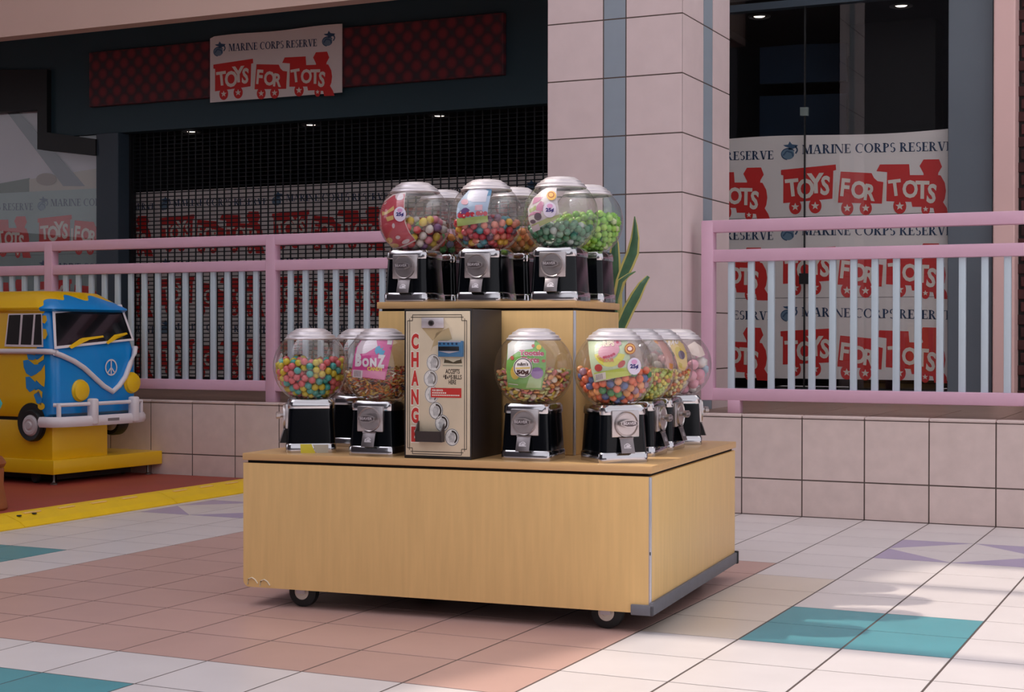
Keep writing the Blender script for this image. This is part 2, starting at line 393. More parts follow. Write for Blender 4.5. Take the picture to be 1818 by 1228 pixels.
# ceiling of the walkway, roof with its skylight, the far sides of the hall
YE = 2.66                                   # front edge of that ceiling
XO = -1.90                                  # right of here the walkway lies open to the added roof diffusers
ce = MB().box(-14, XO, YE + .12, YS + .1, ZC, ZC + .1).build('ceiling', M_CREAM); tag(ce, 'beige ceiling over the raised walkway', 'ceiling', kind='structure')
MBk = MB().box(-14, XO, YE, YE + .12, 2.965, ZR).box(XO - .12, XO, YE + .12, YS, 2.965, ZR)
tag(MBk.build('wall_bulkhead', M_CREAM), 'smooth beige bulkhead wall hanging in front of the shop fascia', 'wall', kind='structure')
hx0, hx1, hy0, hy1, hx2 = -4.46, 8.5, -.59, -8.6, -6.79
roof = MB()
roof.prism([(-14, hy0), (-5.0, hy0), (-5.0, YE + .12), (-14, YE + .12)], ZR, ZR + .25)
roof.prism([(-14, -9.2), (9, -9.2), (9, hy1), (-14, hy1)], ZR, ZR + .25)
roof.prism([(hx1, hy1), (9, hy1), (9, hy0), (hx1, hy0)], ZR, ZR + .25)
roof.prism([(-14, hy1), (hx2, hy1), (hx0, hy0), (-14, hy0)], ZR, ZR + .25)
ro = roof.build('ceiling_roof', M_PLASTER); tag(ro, 'white hall roof around a large skylight opening', 'ceiling', kind='structure')
fr_m = bpy.data.materials.new('frosted_diffuser'); fr_m.use_nodes = True; nt = fr_m.node_tree; nt.nodes.clear()
o_ = nt.nodes.new('ShaderNodeOutputMaterial'); tl = nt.nodes.new('ShaderNodeBsdfTranslucent'); tl.inputs[0].default_value = (.82, .82, .82, 1); nt.links.new(tl.outputs[0], o_.inputs[0])
for k_ in range(10):  # frosted panels added to spread the sun and brighten the far floor
    x = -5.0 + 1.4 * k_
    ye_ = YE + .1 if x < -1.5 else YS + .1
    MB().box(x + .03, x + 1.37, hy0, ye_, ZR + .04, ZR + .05).build('added_diffuser', fr_m, ro)
    MB().box(x - .03, x + .03, hy0, ye_, ZR + .02, ZR + .14).build('glazing_bar', M_PLASTER, ro)
MB().box(-5.0, 9, hy0 - .08, hy0 + .08, ZR, ZR + .25).build('roof_beam', M_PLASTER, ro)
for k_ in range(6):
    y = hy0 - .65 - 1.2 * k_
    MB().box(-7.5, hx1, y - .035, y + .035, ZR + .03, ZR + .15).build('glazing_bar', M_PLASTER, ro)
# walls round the hall, low where openings are added for light and reflection
for n_, bx_ in (('wall_south', ((-14, -1.8, ZR), (-1.8, 9, 1.6))), ('wall_west', ((-9, -5.5, ZR), (-5.5, -1.6, 2.3), (-1.6, YE, ZR))), ('wall_east', ((-9, YE, 1.0),))):
    mb = MB()
    for p0, p1, h_ in bx_:
        if n_ == 'wall_south': mb.box(p0, p1, -9.2, -9, 0, h_)
        elif n_ == 'wall_west': mb.box(-14.2, -14, p0, p1, 0, h_)
        else: mb.box(9, 9.2, p0, p1, 0, h_)
    tag(mb.build(n_, M_PLASTER if n_ != 'wall_south' else mat('plaster_dark', (84, 82, 88), .8)), 'plain wall of the hall, %s side' % n_[5:], 'wall', kind='structure')

# ---- shop fronts
def slab_px(px, y0, y1, Yp=YS):
    pts = [ony(x, y, Yp) for x, y in px]; n = len(pts)
    return MB().add([(p[0], y0, p[2]) for p in pts] + [(p[0], y1, p[2]) for p in pts],
                    [tuple(range(n)), tuple(range(2 * n - 1, n - 1, -1))] + [(i, n + i, n + (i + 1) % n, (i + 1) % n) for i in range(n)])
def X_(px, Y=YS): return ony(px, 300, Y)[0]
def Z_(px, py, Y=YS): return ony(px, py, Y)[2]
ZF = 2.445
xa = X_(90)
fa = MB().box(xa, -1.90, YS, YS + .1, ZF, ZC).box(-14, xa, YS, YS + .1, Z_(40, 128), ZC).build('wall_back', M_FASC)
tag(fa, 'dark teal shop fascia above the grille', 'wall', kind='structure')
tag(slab_px([(-70, 126), (91, 125), (91, 236), (177, 248), (177, 277), (74, 266), (74, 196), (-70, 204)], YS - .05, YS + .03).build('trim_1', M_BLACK), 'stepped black frame above the display window', 'frame', kind='structure')
tag(MB().box(-14, XO - .12, YS - .03, YS + .02, ZC - .035, ZC).build('trim_2', M_BLACK), 'thin black strip along the top of the shop fascia', 'trim', kind='structure')
tag(MB().box(XO - .12, 9, YS, YS + .1, 3.2, ZR).build('wall_upper', M_PANEL), 'grey-teal wall above the glazed shop', 'wall', kind='structure')
xp0, xp1 = X_(175), X_(214)
tag(MB().box(xp0, xp1, YS - .03, YS + .13, ZW - .01, ZF, c=.006).build('trim_3', M_POST), 'dark teal-grey shop post beside the roll-down grille', 'post', kind='structure')
# left shop interior: back, sides, soffit
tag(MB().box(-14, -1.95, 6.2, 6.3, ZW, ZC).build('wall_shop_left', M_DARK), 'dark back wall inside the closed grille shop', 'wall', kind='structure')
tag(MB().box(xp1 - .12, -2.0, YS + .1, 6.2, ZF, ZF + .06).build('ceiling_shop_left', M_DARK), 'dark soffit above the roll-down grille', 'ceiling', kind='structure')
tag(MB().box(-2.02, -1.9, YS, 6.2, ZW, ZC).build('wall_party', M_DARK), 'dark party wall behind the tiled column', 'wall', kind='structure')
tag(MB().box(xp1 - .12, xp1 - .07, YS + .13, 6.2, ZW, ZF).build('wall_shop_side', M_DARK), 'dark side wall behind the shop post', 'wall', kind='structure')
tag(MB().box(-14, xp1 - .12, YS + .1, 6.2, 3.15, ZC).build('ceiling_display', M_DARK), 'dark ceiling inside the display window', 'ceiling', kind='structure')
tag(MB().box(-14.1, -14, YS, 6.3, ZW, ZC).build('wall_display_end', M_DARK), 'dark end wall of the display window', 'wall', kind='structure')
# right shop interior
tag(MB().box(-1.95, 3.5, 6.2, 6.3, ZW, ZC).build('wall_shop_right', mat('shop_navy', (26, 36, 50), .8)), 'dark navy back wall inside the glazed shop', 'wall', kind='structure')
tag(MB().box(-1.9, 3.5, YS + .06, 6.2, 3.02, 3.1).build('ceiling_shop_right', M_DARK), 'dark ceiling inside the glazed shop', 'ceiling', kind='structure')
tag(MB().box(X_(1690) - .02, X_(1690) + .05, YS + .14, 6.2, ZW, 3.02).build('wall_shop_end', M_DARK), 'dark end wall inside the glazed shop', 'wall', kind='structure')
tag(MB().box(X_(1508, 5.0), X_(1660, 5.0), 5.0, 5.3, ZW, 3.02).build('wall_shop_pier', M_BLACK), 'black pier standing inside the glazed shop', 'pier', kind='structure')
for i, (a, b) in enumerate(((78, 146), (168, 252))):
    tag(slab_px([(1250, a + 4), (1500, a - 4), (1500, b - 4), (1250, b + 4)], 5.55, 5.6, 5.5).build('wall_panel', mat('panel_navy', (62, 84, 112), .6)),
        ('upper' if i == 0 else 'lower') + ' dark blue panel hanging inside the glazed shop', 'panel')
M_GLASS = clear('window_glass', (.96, .97, .97), .04, .01)
win2 = MB().box(-1.89, X_(1685), YS + .02, YS + .028, ZW + .06, 3.2).build('window_2', M_GLASS)
tag(win2, 'shop window pane with red train banners behind it', 'window', kind='structure')
MB().box(X_(1427) - .004, X_(1427) + .004, YS + .014, YS + .034, ZW + .06, 3.2).build('pane_seam', M_BLACK, win2)
cl = slab_px([(1420, 190), (1434, 190), (1434, 205), (1420, 205)], YS + .006, YS + .02).build('glass_clip', mat('clip_grey', (110, 122, 120), .4), win2)
slab_px([(1418, 485), (1436, 485), (1436, 504), (1418, 504)], YS + .006, YS + .02).build('door_lock', M_BLACK, win2)
MB().box(-1.89, X_(1685), YS - .01, YS + .06, ZW - .005, ZW + .06).build('window_sill', M_POST, win2)
MB().box(-1.89, X_(1685), YS - .01, YS + .06, 2.94, 2.985).build('window_head', M_POST, win2)
win1 = slab_px([(-220, 196), (176, 196), (176, 704), (-220, 704)], YS + .02, YS + .028).build('window_1', M_GLASS)
tag(win1, 'display window pane beneath the stepped black frame', 'window', kind='structure')
tag(MB().box(X_(1684), X_(1763), YS - .02, YS + .14, ZW - .005, ZC, c=.004).build('wall_right', M_PANEL), 'smooth grey-teal wall panel beside the shop window', 'wall', kind='structure')
tag(MB().box(X_(1763, 3.8), X_(1802, 3.8), 3.8, YS + .2, ZW - .005, ZC, c=.008).build('trim_4', M_PILL), 'slim pink pilaster beside the dark brick wall', 'pilaster', kind='structure')
bw = MB().box(X_(1800), 4.0, YS + .075, YS + .3, ZW, ZC).build('wall_brick', mat('mortar_dark', (58, 54, 54), .9)); tag(bw, 'dark brick wall beside the slim pink pilaster', 'wall', kind='structure')
bm_ = MB().box(.004, .206, 0, .03, .004, .062, c=.004).build('brick', mat('brick_dark', (70, 34, 34), .8, var=.3, scale=12, rnd=.35, bump=.3), bw)
bme = bm_.data; bpy.data.objects.remove(bm_)
for r_ in range(36):
    for k_ in range(4):
        xx = X_(1802) + .02 + k_ * .21 + (.105 if r_ % 2 else 0) - .1
        if xx < X_(1800) - .11: continue
        link('brick', bme, bw, (max(xx, X_(1800) + .005) if k_ == 0 else xx, YS + .05, ZW + r_ * .075 + .005))

# downlights
M_LAMP = mat('lamp_glow', (255, 236, 222), .5, emit=3.0)
M_RING = mat('lamp_ring', (120, 122, 125), .35, metal=.7)
def downlight(x, y, z, label):
    t = empty('downlight', (x, y, z), label=label, cat='light', group='recessed downlights in the shop ceilings')
    MB().lathe([(.055, 0), (.074, 0), (.074, -.006), (.064, -.010), (.055, 0)], 24).build('trim_ring', M_RING, t, smooth=30)
    MB().lathe([(.001, -.005), (.032, -.004), (.038, .0), (.001, .0)], 16).build('bulb', M_LAMP, t, smooth=30)
for px, py, dz in ((340, 233, 0), (552, 221, 0), (780, 205, 0)):
    p = onz(px, py, ZF - .001); downlight(*p, 'lit recessed downlight in the dark soffit above the grille')
for px, py in ((1348, 29), (1600, 10)):
    p = onz(px, py, 3.019); downlight(*p, 'lit recessed downlight inside the glazed shop ceiling')

# ---- railings on the walkway edge
YR0, YR1 = 1.962, 2.022
def bar(x0, x1, z0, z1, nm, m, par, y0=YR0, y1=YR1, c=.005):
    return MB().box(x0, x1, y0, y1, z0, z1, c=c).build(nm, m, par, smooth=35)
bal_me = None
def baluster(x, par):
    global bal_me
    if bal_me is None:
        o = MB().box(-.0165, .0165, -.0125, .0125, .615, 1.268, c=.004).build('baluster', M_BAL, par, smooth=35); bal_me = o.data; bpy.data.objects.remove(o)
    link('baluster', bal_me, par, (x, (YR0 + YR1) / 2, 0))
def rails(par, x0, x1):
    bar(x0, x1, 1.412, 1.474, 'top_rail', M_RAIL, par); bar(x0, x1, 1.262, 1.324, 'mid_rail', M_RAIL, par, YR0 + .003, YR1 - .003); bar(x0, x1, .557, .619, 'bottom_rail', M_RAIL, par, YR0 + .003, YR1 - .003)
rr = empty('railing', (0, 0, 0), label='mauve railing with pale balusters in front of the glazed shop', cat='railing')
xr0 = X_(1245, YR0)
rails(rr, xr0, 4.2); bar(xr0, xr0 + .064, .557, 1.47, 'post', M_RAIL, rr, YR0 - .001, YR1 + .001)
for x in (X_(1292, YR0), .75, 2.4, 4.0): bar(x, x + .066, ZW - .002, .56, 'foot', M_RAIL, rr, YR0 + .002, YR1 - .002)
for x in (2.4,): bar(x, x + .064, .557, 1.47, 'post', M_RAIL, rr, YR0 - .001, YR1 + .001)
for k_ in range(16): baluster(X_(1240 + 115 * .4886, YR0) + .1038 * k_, rr)
rl = empty('railing', (0, 0, 0), label='mauve railing with pale balusters in front of the roll-down grille', cat='railing')
rails(rl, -9.6, XL - .01)
pxs = [X_(479.5, YR0)]; pxs += [pxs[0] - 1.672 * k_ for k_ in (1, 2, 3)] + [pxs[0] + 1.672]
for x in pxs: bar(x - .033, x + .033, ZW - .002, 1.47, 'post', M_RAIL, rl, YR0 - .001, YR1 + .001)
for k_ in range(4):
    for q in range(15):
        x = pxs[0] - 1.672 * k_ - .117 - .1026 * q
        if x > -7.6: baluster(x, rl)
for q in range(15): baluster(pxs[0] + .124 + .1026 * q, rl)

# ================================================================== BANNERS, SIGN BOARD AND GRILLE
M_VINYL = mat('banner_vinyl', (236, 228, 226), .5, var=.03, scale=3)
M_RED = mat('print_red', (214, 48, 46), .5)
M_NAVY = mat('print_navy', (36, 62, 98), .5)
M_STEEL = mat('print_steel_blue', (112, 138, 160), .5)
M_LET = mat('print_cream', (236, 226, 216), .5)
YREF = YS + .075
def rc(x, y): p = ony(1380 + x * .17602, 240 + y * .17602, YREF); return p[0], p[2]
BX0, BZ0 = rc(30, 20)                                  # upper left of the reference print
def RP(poly): return [(rc(x, y)[0] - BX0, rc(x, y)[1] - BZ0) for x, y in poly]
cars = [[(38, 350), (590, 295), (594, 350), (566, 358), (556, 640), (455, 650), (60, 685), (62, 405), (38, 400)],
        [(640, 366), (952, 382), (975, 430), (1010, 462), (1070, 472), (1055, 690), (612, 680), (618, 600)],
        [(1035, 295), (1330, 292), (1338, 402), (1475, 402), (1475, 385), (1435, 310), (1475, 245), (1632, 242), (1662, 318), (1625, 378), (1622, 402), (1648, 405), (1690, 480), (1702, 560), (1690, 640), (1672, 675), (1712, 735), (1735, 800), (1590, 800), (1575, 735), (1450, 722), (1362, 722), (1352, 672), (1100, 665), (1108, 372), (1000, 362)]]
wheels = [(182, 722, 62, 76), (383, 712, 64, 76), (706, 735, 62, 74), (893, 735, 62, 72), (1236, 715, 66, 78), (1497, 745, 44, 60)]
TRAIN = [RP(p) for p in cars]; WHEELS = [RP(ell(*q_, n=20)) for q_ in wheels]
SLASH = [RP([(585, 470), (612, 468), (606, 660), (592, 684), (580, 670)]), RP([(1070, 478), (1092, 476), (1080, 676), (1056, 690)])]
STARS = [RP(star(x, y, rx * .68, a0=-90)) for x, y, rx, ry in wheels]
emb = [ell(110, 190, 62, 54, 24)]
EMB_L = [RP(p) for p in emb]
EMB_D = [RP(p) for p in ([[(60, 100), (110, 95), (125, 62), (150, 92), (210, 100), (190, 125), (160, 135), (130, 150), (110, 150), (115, 125), (80, 115)]]
         + ringq(112, 190, 74, 62, 10, 10, 100, 330, 14) + strip([(60, 205), (95, 160), (150, 175), (160, 215)], 14) + strip([(185, 110), (205, 150), (185, 185)], 16))]
def place_text(s, x0, y0, hpx, rot=0.0, bold=.03, sx=1.0):
    v, f, wd = text2d(s, bold); out = []
    for a, b in v:
        X, Y = a * hpx * sx, -b * hpx
        out.append((x0 + X * math.cos(rot) - Y * math.sin(rot), y0 + X * math.sin(rot) + Y * math.cos(rot)))
    return out, f
LET = []                                              # (verts, faces) in print space
for s, x, y, h, r_, k_ in (('T', 92, 615, 165, -.10, 1.05), ('O', 195, 625, 185, .05, .95), ('Y', 305, 580, 190, -.04, 1.0), ('S', 432, 590, 180, .08, .9),
                       ('F', 635, 605, 170, .10, .95), ('O', 745, 630, 165, .02, .95), ('R', 872, 645, 155, .12, .95),
                       ('T', 1135, 612, 155, -.12, 1.05), ('O', 1262, 622, 165, .02, .95), ('T', 1392, 632, 170, .02, 1.05), ('S', 1502, 670, 180, .12, .9)):
    v, f = place_text(s, x, y, h, r_, .035, k_ * .86); LET.append((RP(v), f))
hp, hw = seriftext('MARINE CORPS RESERVE'); w1_ = seriftext('MARINE ')[1] - .1; w2_ = seriftext('MARINE CORPS ')[1] - .1
def HD(x, y):                                         # text space to print space
    return rc(250 + (1775 - 250) * x / hw, (190 - 35 * x / hw) - 92 * y)
HEADW = [[], [], []]
for p in hp:
    cx_ = sum(x for x, _ in p) / len(p)
    HEADW[0 if cx_ < w1_ else 1 if cx_ < w2_ else 2].append([(HD(x, y)[0] - BX0, HD(x, y)[1] - BZ0) for x, y in p])
PW = rc(1845, 100)[0] - BX0                           # width of one print
def flat(polys, name, m, par, Yp, ox, oz, s=1.0, zs=1.0, clip=None):
    mb = MB()
    for p in polys:
        v, f = fill2d([p]); v = [(ox + a * s, oz + b * zs) for a, b in v]
        if clip: v = [(min(max(a, clip[0]), clip[1]), b) for a, b in v]
        mb.add([(a, Yp, b) for a, b in v], f)
    return mb.build(name, m, par)
def lettering(items, name, m, par, Yp, ox, oz, s=1.0, zs=1.0, clip=None):
    mb = MB()
    for v, f in items:
        v = [(ox + a * s, oz + b * zs) for a, b in v]
        if clip: v = [(min(max(a, clip[0]), clip[1]), b) for a, b in v]
        mb.add([(a, Yp, b) for a, b in v], f)
    return mb.build(name, m, par)
def sheet(x0, x1, z0, z1, Yp, amp=.004, n=40, top=None):
    """a slightly wavy vinyl sheet with thickness"""
    mb = MB(); vs_ = []; fs = []
    for k_ in range(n + 1):
        t = k_ / n; x = x0 + (x1 - x0) * t; w_ = amp * (math.sin(x * 3.1) + .6 * math.sin(x * 7.3 + 1))
        zt = z1 + (top(t) if top else .008 * math.sin(x * 2.3 + .6))
        vs_ += [(x, Yp + w_ * 0, z0), (x, Yp, zt), (x, Yp + .003 + abs(w_), z0), (x, Yp + .003 + abs(w_), zt)]
    for k_ in range(n):
        a, b = 4 * k_, 4 * k_ + 4
        fs += [(a, b, b + 1, a + 1), (a + 2, a + 3, b + 3, b + 2), (a + 1, b + 1, b + 3, a + 3), (a, a + 2, b + 2, b)]
    return mb.add(vs_, fs)
def print_on(par, Yp, ox, oz, s=1.0, zs=1.0, clip=None, both=False):
    if clip:
        lo, hi = ox, ox + PW * s
        if hi <= clip[0] + .05 or lo >= clip[1] - .05: return
    def inside(pts): return not clip or (max(ox + a * s for a, _ in pts) > clip[0] + .004 and min(ox + a * s for a, _ in pts) < clip[1] - .004)
    tr = None
    for p in TRAIN:
        if inside(p): tr = flat([p], 'train_car', M_RED, par, Yp - .0012, ox, oz, s, zs, clip)
    if tr is None: tr = par
    for p, st_ in zip(WHEELS, STARS):
        if inside(p):
            wh_ = flat([p], 'wheel_print', M_RED, par, Yp - .0017, ox, oz, s, zs, clip); flat([st_], 'star_print', M_LET, wh_, Yp - .0026, ox, oz, s, zs, clip)
    for p in SLASH:
        if inside(p): flat([p], 'coupling_print', M_LET, par, Yp - .0022, ox, oz, s, zs, clip)
    for k_, (v, f) in enumerate(LET):
        if inside(v): lettering([(v, f)], 'letter', M_LET, par, Yp - .0026 - .0003 * (k_ % 3), ox, oz, s, zs, clip)
    for wd_ in HEADW:
        hd = wd_ if not both else [[(.13 * PW + (a - .13 * PW) * .82, b) for a, b in p] for p in wd_]
        if inside([q_ for p in hd for q_ in p]): flat(hd, 'heading', M_NAVY, par, Yp - .0012, ox, oz, s, zs, clip)
    for k_ in ((0, .845 * PW * s) if both else (0,)):
        if inside(EMB_L[0]):
            e_ = flat(EMB_L, 'emblem', M_STEEL, par, Yp - .0012, ox + k_, oz, s, zs, clip)
            flat(EMB_D, 'emblem_detail', mat('print_slate', (62, 92, 124), .5), e_, Yp - .002, ox + k_, oz, s, zs, clip)
# right window: three rows
xr_l, xr_r = -1.86, X_(1683, YREF)
dz = (ony(1405, 264, YREF)[2] - ony(1405, 551, YREF)[2]) / 2; ZRW = [BZ0, BZ0 - dz, BZ0 - 2 * dz]
nm_ = ('top', 'middle', 'bottom')
for k_, z in enumerate(ZRW):
    o = sheet(xr_l, xr_r, z - dz + .004, z + .001, YREF, .004, 40, (lambda t: .012 * math.sin(t * 6) - .002) if k_ == 0 else (lambda t: 0)).build('vinyl_banner', M_VINYL)
    tag(o, nm_[k_] + ' white banner strip with red toy train in the glazed shop window', 'banner', 'banner strips in the glazed shop window')
    for q in (-1, 0): print_on(o, YREF, BX0 + q * PW, z, clip=(xr_l, xr_r))
# grille shop: three rows behind the grille
YG = YS + .20
xg0, xg1 = ony(231, 345, YG)[0], -2.05
zg = Z_(235, 342, YG); sg = .94
gx0 = ony(283, 400, YG)[0]
for k_ in range(3):
    z = zg - k_ * dz * sg
    o = sheet(xg0 - .01 * k_, xg1, z - dz * sg + .002, z, YG, .004, 60, lambda t: 0).build('vinyl_banner', M_VINYL)
    tag(o, nm_[k_] + ' white banner strip with red toy trains behind the roll-down grille', 'banner', 'banner strips behind the roll-down grille')
    for q in range(-1, 4): print_on(o, YG, gx0 + q * PW * sg, z - .012, sg, sg, clip=(xg0, xg1))
# display window on the far left
YD = YS + .09
dx0, dx1 = X_(-230, YD), X_(178, YD)
zd = Z_(100, 338, YD)
tx = X_(66, YD)
for k_ in range(3):
    z = zd - k_ * dz
    o = sheet(dx0, dx1 + .02, z - dz + .002, z, YD, .004, 30, lambda t: 0).build('vinyl_banner', mat('banner_vinyl_aqua', (150, 172, 172), .5, var=.05, scale=3))
    tag(o, nm_[k_] + ' pale aqua banner strip with red toy train in the display window', 'banner', 'banner strips in the display window')
    for q in (-1, 0): print_on(o, YD, tx + q * PW, z - .01, clip=(dx0, dx1))
# cut sheets above them standing in for the hall's reflection in the glass
def prism_px(px, Y, th): return slab_px(px, Y, Y + th, Y)
o = prism_px([(-230, 180), (190, 180), (190, 318), (-230, 372)], YD + .03, .004).build('reflection_sheet', mat('sheet_lilac', (214, 206, 216), .7, var=.03, scale=2)); tag(o, 'pale lilac sheet standing in for a reflection in the display window', 'sheet')
o = prism_px([(52, 318), (190, 296), (190, 345), (52, 345)], YD + .018, .004).build('reflection_sheet', mat('sheet_cream', (196, 184, 172), .7, var=.03, scale=2)); tag(o, 'cream strip of the stand-in reflection above the display window banners', 'sheet')
o = prism_px([(-230, 368), (52, 316), (52, 345), (-230, 380)], YD + .018, .004).build('reflection_sheet', mat('sheet_olive', (92, 104, 92), .7)); tag(o, 'dark olive wedge of the stand-in reflection in the display window', 'sheet')
o = prism_px([(10, 196), (30, 196), (150, 330), (112, 330)], YD + .012, .006).build('reflection_streak', mat('streak_grey', (128, 130, 142), .6)); tag(o, 'grey diagonal brace standing in for a beam reflected in the display window', 'streak')
o = prism_px(ell(82, 318, 18, 11), YD + .01, .003).build('reflection_disc', mat('disc_tan', (150, 128, 118), .6)); tag(o, 'small brown disc of the stand-in reflection above the display banners', 'paper disc')

# sign board and its banner
M_SIGN = bpy.data.materials.new('sign_dots'); M_SIGN.use_nodes = True
nt = M_SIGN.node_tree; b_ = nt.nodes['Principled BSDF']; b_.inputs['Roughness'].default_value = .55
tc = nt.nodes.new('ShaderNodeTexCoord'); mp = nt.nodes.new('ShaderNodeMapping'); mp.inputs['Scale'].default_value = (1 / .138, 1, 1 / .138)
nt.links.new(tc.outputs['Object'], mp.inputs[0])
def dots(off):
    s_ = nt.nodes.new('ShaderNodeVectorMath'); s_.operation = 'ADD'; s_.inputs[1].default_value = off; nt.links.new(mp.outputs[0], s_.inputs[0])
    fr_ = nt.nodes.new('ShaderNodeVectorMath'); fr_.operation = 'FRACTION'; nt.links.new(s_.outputs[0], fr_.inputs[0])
    sb = nt.nodes.new('ShaderNodeVectorMath'); sb.operation = 'SUBTRACT'; sb.inputs[1].default_value = (.5, 0, .5); nt.links.new(fr_.outputs[0], sb.inputs[0])
    ml = nt.nodes.new('ShaderNodeVectorMath'); ml.operation = 'MULTIPLY'; ml.inputs[1].default_value = (1, 0, 1); nt.links.new(sb.outputs[0], ml.inputs[0])
    ln = nt.nodes.new('ShaderNodeVectorMath'); ln.operation = 'LENGTH'; nt.links.new(ml.outputs[0], ln.inputs[0]); return ln.outputs['Value']
mi = nt.nodes.new('ShaderNodeMath'); mi.operation = 'MINIMUM'; nt.links.new(dots((0, 0, 0)), mi.inputs[0]); nt.links.new(dots((.5, 0, .5)), mi.inputs[1])
cr = nt.nodes.new('ShaderNodeValToRGB'); nt.links.new(mi.outputs[0], cr.inputs[0])
cr.color_ramp.elements[0].position = .15; cr.color_ramp.elements[0].color = (*lin((122, 40, 46)), 1)
cr.color_ramp.elements[1].position = .34; cr.color_ramp.elements[1].color = (*lin((66, 34, 42)), 1)
e3 = cr.color_ramp.elements.new(.47); e3.color = (*lin((52, 44, 50)), 1)
nt.links.new(cr.outputs[0], b_.inputs['Base Color'])
YB0 = YS - .05
sg_ = MB().box(X_(158, YB0), X_(893, YB0), YB0, YS, Z_(500, 163, YB0), Z_(500, 60, YB0), c=.006).build('sign_board', M_SIGN)
tag(sg_, 'long dark red dotted sign board on the teal fascia', 'sign')
YB1 = YB0 - .012
bx0, bx1 = X_(373, YB1), X_(607, YB1); bz1, bz0 = Z_(490, 54, YB1), Z_(490, 173, YB1)
o = sheet(bx0, bx1, bz0, bz1, YB1, .003, 30, lambda t: .004 * math.sin(t * 9) - .012 * (t < .02)).build('vinyl_banner', M_VINYL)
tag(o, 'white toy train banner hung over the dark red sign board', 'banner')
ss = (bx1 - bx0) / PW * 1.0; zz = (bz1 - bz0) / dz * .99
print_on(o, YB1, bx0 + .025, bz1 - .012, ss * .98, zz, both=True)

# roll-down grille: horizontal rods and vertical link bars
M_ROD = mat('grille_rod', (26, 31, 36), .6)
gr = empty('roll_down_grille', (0, YS + .13, ZW), label='closed roll-down shop grille of thin dark rods', cat='grille')
gx_l, gx_r, gy = xp1 - .01, -2.03, 0.0
hz_me = None
n_h = 62
for k_ in range(n_h):
    z = .03 + k_ * (ZF - ZW - .03) / n_h
    if hz_me is None:
        o = MB().tube([(gx_l, 0, 0), (gx_r, 0, 0)], .0043, 5).build('rod', M_ROD, gr, loc=(0, 0, z)); hz_me = o.data
    else: link('rod', hz_me, gr, (0, 0, z))
vt_me = None; x = gx_l + .03; k_ = 0
while x < gx_r:
    if vt_me is None:
        o = MB().box(-.0042, .0042, -.004, .004, .0, ZF - ZW).build('link_bar', M_ROD, gr, loc=(x, 0, 0)); vt_me = o.data
    else: link('link_bar', vt_me, gr, (x, 0, 0))
    x += .066; k_ += 1
MB().box(gx_l, gx_r, -.015, .015, 0, .03).build('bottom_bar', M_ROD, gr)
MB().box(gx_l - .01, gx_l + .03, -.03, .03, 0, ZF - ZW).build('guide_track', M_BLACK, gr)

# ================================================================== DISPLAY CART
TH = .0783
E1 = np.array([math.cos(TH), math.sin(TH), 0]); N1 = np.array([-math.sin(TH), math.cos(TH), 0])
FR0 = np.array([-.2543, -1.2617, 0])
CW, CD, ZD, ZT = 1.39, 1.143, .5003, 1.0005
def cw(u, v, z=0.0): return FR0 + E1 * u + N1 * v + np.array([0, 0, z])
M_MAPLE = mat('maple_laminate', (226, 187, 125), .42, var=.05, scale=3.5, stretch=(14, 14, 1.2), bump=.03, bscale=40)
M_MAPLE_T = mat('maple_top', (208, 166, 114), .38, var=.05, scale=4, stretch=(1.2, 12, 12))
M_ALU = mat('trim_silver', (196, 196, 204), .35, metal=.6)
M_BUMP = mat('bumper_grey', (104, 104, 112), .6, var=.06, scale=20)
M_RUB = mat('rubber_black', (24, 28, 30), .6)
M_HUB = mat('hub_cream', (206, 200, 190), .45)
M_GAP = mat('groove_black', (12, 10, 10), .9)
cart = empty('display_cart', tuple(cw(0, 0, 0)), TH, label='two-tier maple display cart on casters holding the candy machines', cat='cart')
def cb(x0, x1, y0, y1, z0, z1, nm, m, par=cart, c=.003):
    return MB().box(x0, x1, y0, y1, z0, z1, c=c).build(nm, m, par, smooth=35)
zb = .061
# lower box: panels, recessed joint, top board
cb(-CW + .012, -.012, .012, CD - .012, zb + .02, ZD - .022, 'inner_box', M_GAP, c=0)
fp = MB(); pts = [(-CW + .001 + .022 * (1 - math.cos(t)), zb + .022 * (1 - math.sin(t))) for t in [math.pi / 2 * k_ / 6 for k_ in range(7)]]
outline = [(-CW + .001, ZD - .032)] + [(x, z) for x, z in pts] + [(-.008, zb), (-.008, ZD - .032)]
n = len(outline)
fp.add([(x, 0, z) for x, z in outline] + [(x, .018, z) for x, z in outline], [tuple(range(n)), tuple(range(2 * n - 1, n - 1, -1))] + [(i, n + i, n + (i + 1) % n, (i + 1) % n) for i in range(n)])
fp.build('front_panel', M_MAPLE, cart)
cb(-.019, -.001, .006, CD - .004, zb + .03, ZD - .032, 'side_panel', M_MAPLE)
cb(-CW + .001, -CW + .019, .02, CD - .004, zb + .002, ZD - .032, 'side_panel', M_MAPLE)
cb(-CW + .02, -.02, CD - .018, CD, zb, ZD - .032, 'back_panel', M_MAPLE)
cb(-.0085, .0005, -.0008, .006, zb + .025, ZD - .033, 'corner_trim', M_ALU, c=.002)
MB().box(-CW - .002, .002, -.002, CD, ZD - .023, ZD, c=.003).build('deck', M_MAPLE_T, cart, smooth=35)
bmp = MB().box(-.004, .008, -.008, CD + .006, zb - .006, zb + .034, c=.003).box(-.062, .008, -.008, .004, zb - .006, zb + .026, c=.003)
bmp.build('bumper', M_BUMP, cart, smooth=35); cb(-.006, .011, CD - .01, CD + .01, zb - .008, zb + .038, 'bumper_cap', M_RUB)
cb(-.0045, -.0015, -.0025, 0, .235, .245, 'screw', M_RUB, c=.0008)
